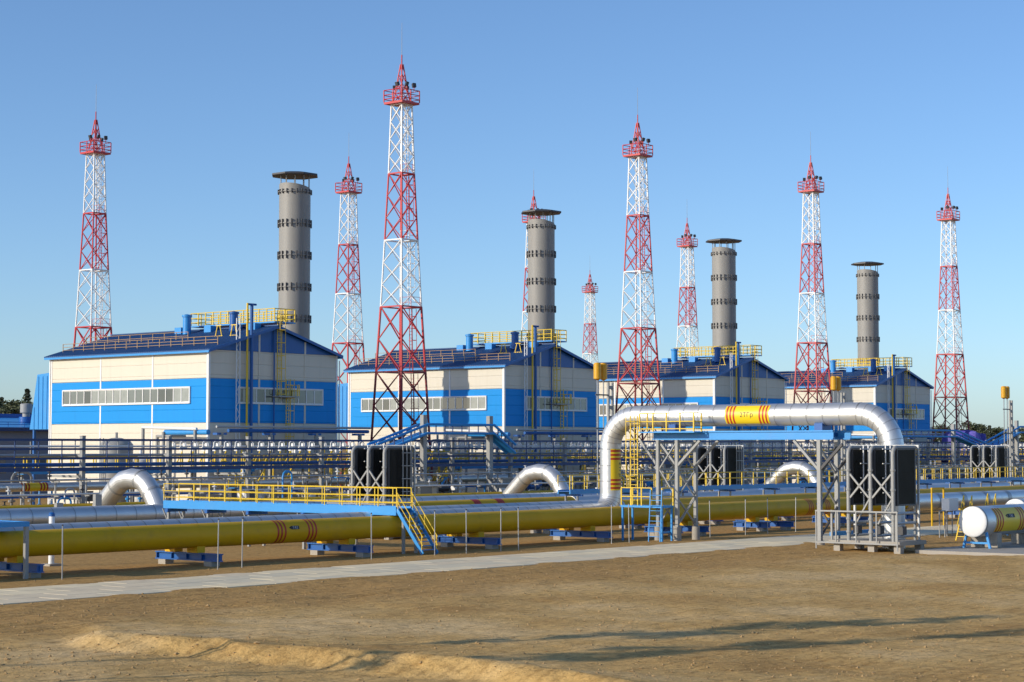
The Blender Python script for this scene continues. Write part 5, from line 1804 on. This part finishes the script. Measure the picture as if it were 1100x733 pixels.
# ------------------------------------------------------------------ trees
def tree_meshes(kind, seed, h):
    rr = random.Random(seed)
    tr = MB()
    tr.path([(0, 0, -.3), (rr.uniform(-.15, .15), 0, h * .4), (rr.uniform(-.25, .25), rr.uniform(-.2, .2), h * .96)], [.03 * h * .55, .02 * h * .5, .02], 7)
    cr = MB()
    n = 1500 if kind == 'spruce' else 1700
    lo = .14 if kind == 'spruce' else .42
    blobs = []
    if kind == 'pine':
        for k in range(15):
            zz = rr.uniform(.48, .98)
            rad = (1 - abs(zz - .7) * 1.6) * h * .17
            a = rr.uniform(0, 6.28)
            blobs.append((rad * rr.uniform(.2, 1) * math.cos(a), rad * rr.uniform(.2, 1) * math.sin(a), zz * h, rr.uniform(.045, .09) * h))
            tr.path([(0, 0, zz * h * .9), (blobs[-1][0] * .9, blobs[-1][1] * .9, zz * h)], [.012 * h * .4, .01], 5)
    else:
        for k in range(30):
            zz = lo + (1 - lo) * (k / 30) ** .9
            a = k * 2.4
            L = (1 - zz) * h * .24 + .15
            tr.path([(0, 0, zz * h), (L * math.cos(a) * .9, L * math.sin(a) * .9, zz * h - L * .25)], [.03, .01], 4)
    for i in range(n):
        if kind == 'spruce':
            zz = lo + (1 - lo) * rr.random() ** 1.3
            layer = .65 + .35 * abs(math.sin(zz * 26 + rr.uniform(-.2, .2)))
            rad = ((1 - zz) * .25 * layer + .012) * h * rr.uniform(.25, 1.08)
            a = rr.uniform(0, 6.283)
            c = Vector((rad * math.cos(a), rad * math.sin(a), zz * h - rad * .25))
        else:
            b = rr.choice(blobs)
            d = Vector((rr.gauss(0, 1), rr.gauss(0, 1), rr.gauss(0, .6)))
            c = Vector(b[:3]) + d.normalized() * b[3] * rr.uniform(.3, 1.1)
        s = h * rr.uniform(.010, .024)
        e1 = Vector((rr.gauss(0, 1), rr.gauss(0, 1), rr.gauss(0, .5))).normalized() * s
        e2 = e1.cross(Vector((rr.gauss(0, 1), rr.gauss(0, 1), rr.gauss(0, 1)))).normalized() * s * .6
        cr.poly([c - e1, c + e2, c + e1, c - e2], [(0, 1, 2, 3)])
    return tr.mesh('trunk', 'bark', True), cr.mesh('crown', 'foliage' if kind == 'pine' else 'foliage_dark')
def thin_pine(seed, h):
    rr = random.Random(seed)
    tr, cr = MB(), MB()
    tr.path([(0, 0, -.3), (.1, 0, h * .5), (0, .1, h)], [.05, .04, .015], 6)
    for k in range(16):
        zz = rr.uniform(.55, .98) * h
        a = rr.uniform(0, 6.28)
        L = rr.uniform(.4, 1.0) * (1.15 - zz / h) * h * .16 + .15
        e = Vector((L * math.cos(a), L * math.sin(a), zz + .2))
        tr.path([(0, 0, zz), e], [.03, .01], 4)
        for q in range(34):
            c = Vector((0, 0, zz)).lerp(e, rr.uniform(.35, 1.1)) + Vector((rr.gauss(0, .14), rr.gauss(0, .14), rr.gauss(0, .1)))
            e1 = Vector((rr.gauss(0, 1), rr.gauss(0, 1), rr.gauss(0, .5))).normalized() * .13
            e2 = e1.cross(Vector((rr.gauss(0, 1), rr.gauss(0, 1), rr.gauss(0, 1)))).normalized() * .08
            cr.poly([c - e1, c + e2, c + e1, c - e2], [(0, 1, 2, 3)])
    return tr.mesh('trunk', 'bark', True), cr.mesh('crown', 'foliage')
TM = [('spruce', tree_meshes('spruce', 1, 10)), ('spruce', tree_meshes('spruce', 2, 10)), ('pine', tree_meshes('pine', 3, 10)), ('pine', tree_meshes('pine', 4, 10)), ('pine', tree_meshes('pine', 5, 10)), ('pine', thin_pine(8, 10)), ('pine', thin_pine(9, 10))]

def tree(u, v, h, k, lab, group, rot=0.0, sc=1.0):
    kind, (tm, cm) = TM[k]
    t = thing('%s_tree' % kind, lab, 'tree', (u, v, 0), group)
    t.rotation_euler.z = rot
    s = h / 10
    for me_, nm in ((tm, 'trunk'), (cm, 'crown')):
        o = piece(me_, nm, t, (u, v, 0), scale=(s * sc, s * sc, s))
    return t
rt = random.Random(12)
for i, (x, ytop, k) in enumerate(((-8, 424, 2), (2, 427, 0), (10, 433, 3), (17, 431, 4), (22, 436, 2), (29, 418, 0), (24, 432, 3), (36, 434, 4), (44, 438, 2), (54, 436, 3))):
    z = 420 + rt.uniform(-25, 60)
    u, v, _ = zx(z, x)
    h = CAM_H + (HORIZON - ytop) * z / FPX
    tree(u, v, h, k, 'tall pointed spruce above the roof of the low blue workshop' if (x == 29) else 'dark tree in the wood edge beyond the low blue workshop', None if x == 29 else 'wood edge beyond the low workshop', rt.uniform(0, 6), 1.25)
for i in range(34):
    x = 948 + i * 5.2 + rt.uniform(-2, 2)
    ytop = 461 + rt.uniform(-4, 4) - (4 if 955 < x < 985 else 0) - (4 if 1040 < x < 1062 else 0)
    z = 470 + rt.uniform(-40, 90)
    u, v, _ = zx(z, x)
    h = CAM_H + (HORIZON - ytop) * z / FPX
    tree(u, v, h, rt.choice([0, 2, 3, 4, 2, 3]), 'distant tree in the wood edge beyond the last mast and hall', 'wood edge beyond the last hall', rt.uniform(0, 6), 1.5)
# trees outside the picture whose long shadows cross the bare soil
sh = Vector((-SUN_DIR.x, -SUN_DIR.y))
sh.normalize()
for i, (x, y, dist, h, k) in enumerate(((1140, 659, 47, 16.6, 5), (1020, 666, 45, 16.0, 6), (1150, 675, 48, 17.0, 6), (960, 687, 43, 15.2, 5))):
    p = P(x, y, h=0)
    b = Vector((p.x, p.y)) - sh * dist
    tree(b.x, b.y, h, k, 'pine outside the view whose long shadow crosses the bare soil', 'pines casting shadows on the soil', i * 1.3, 1.0)
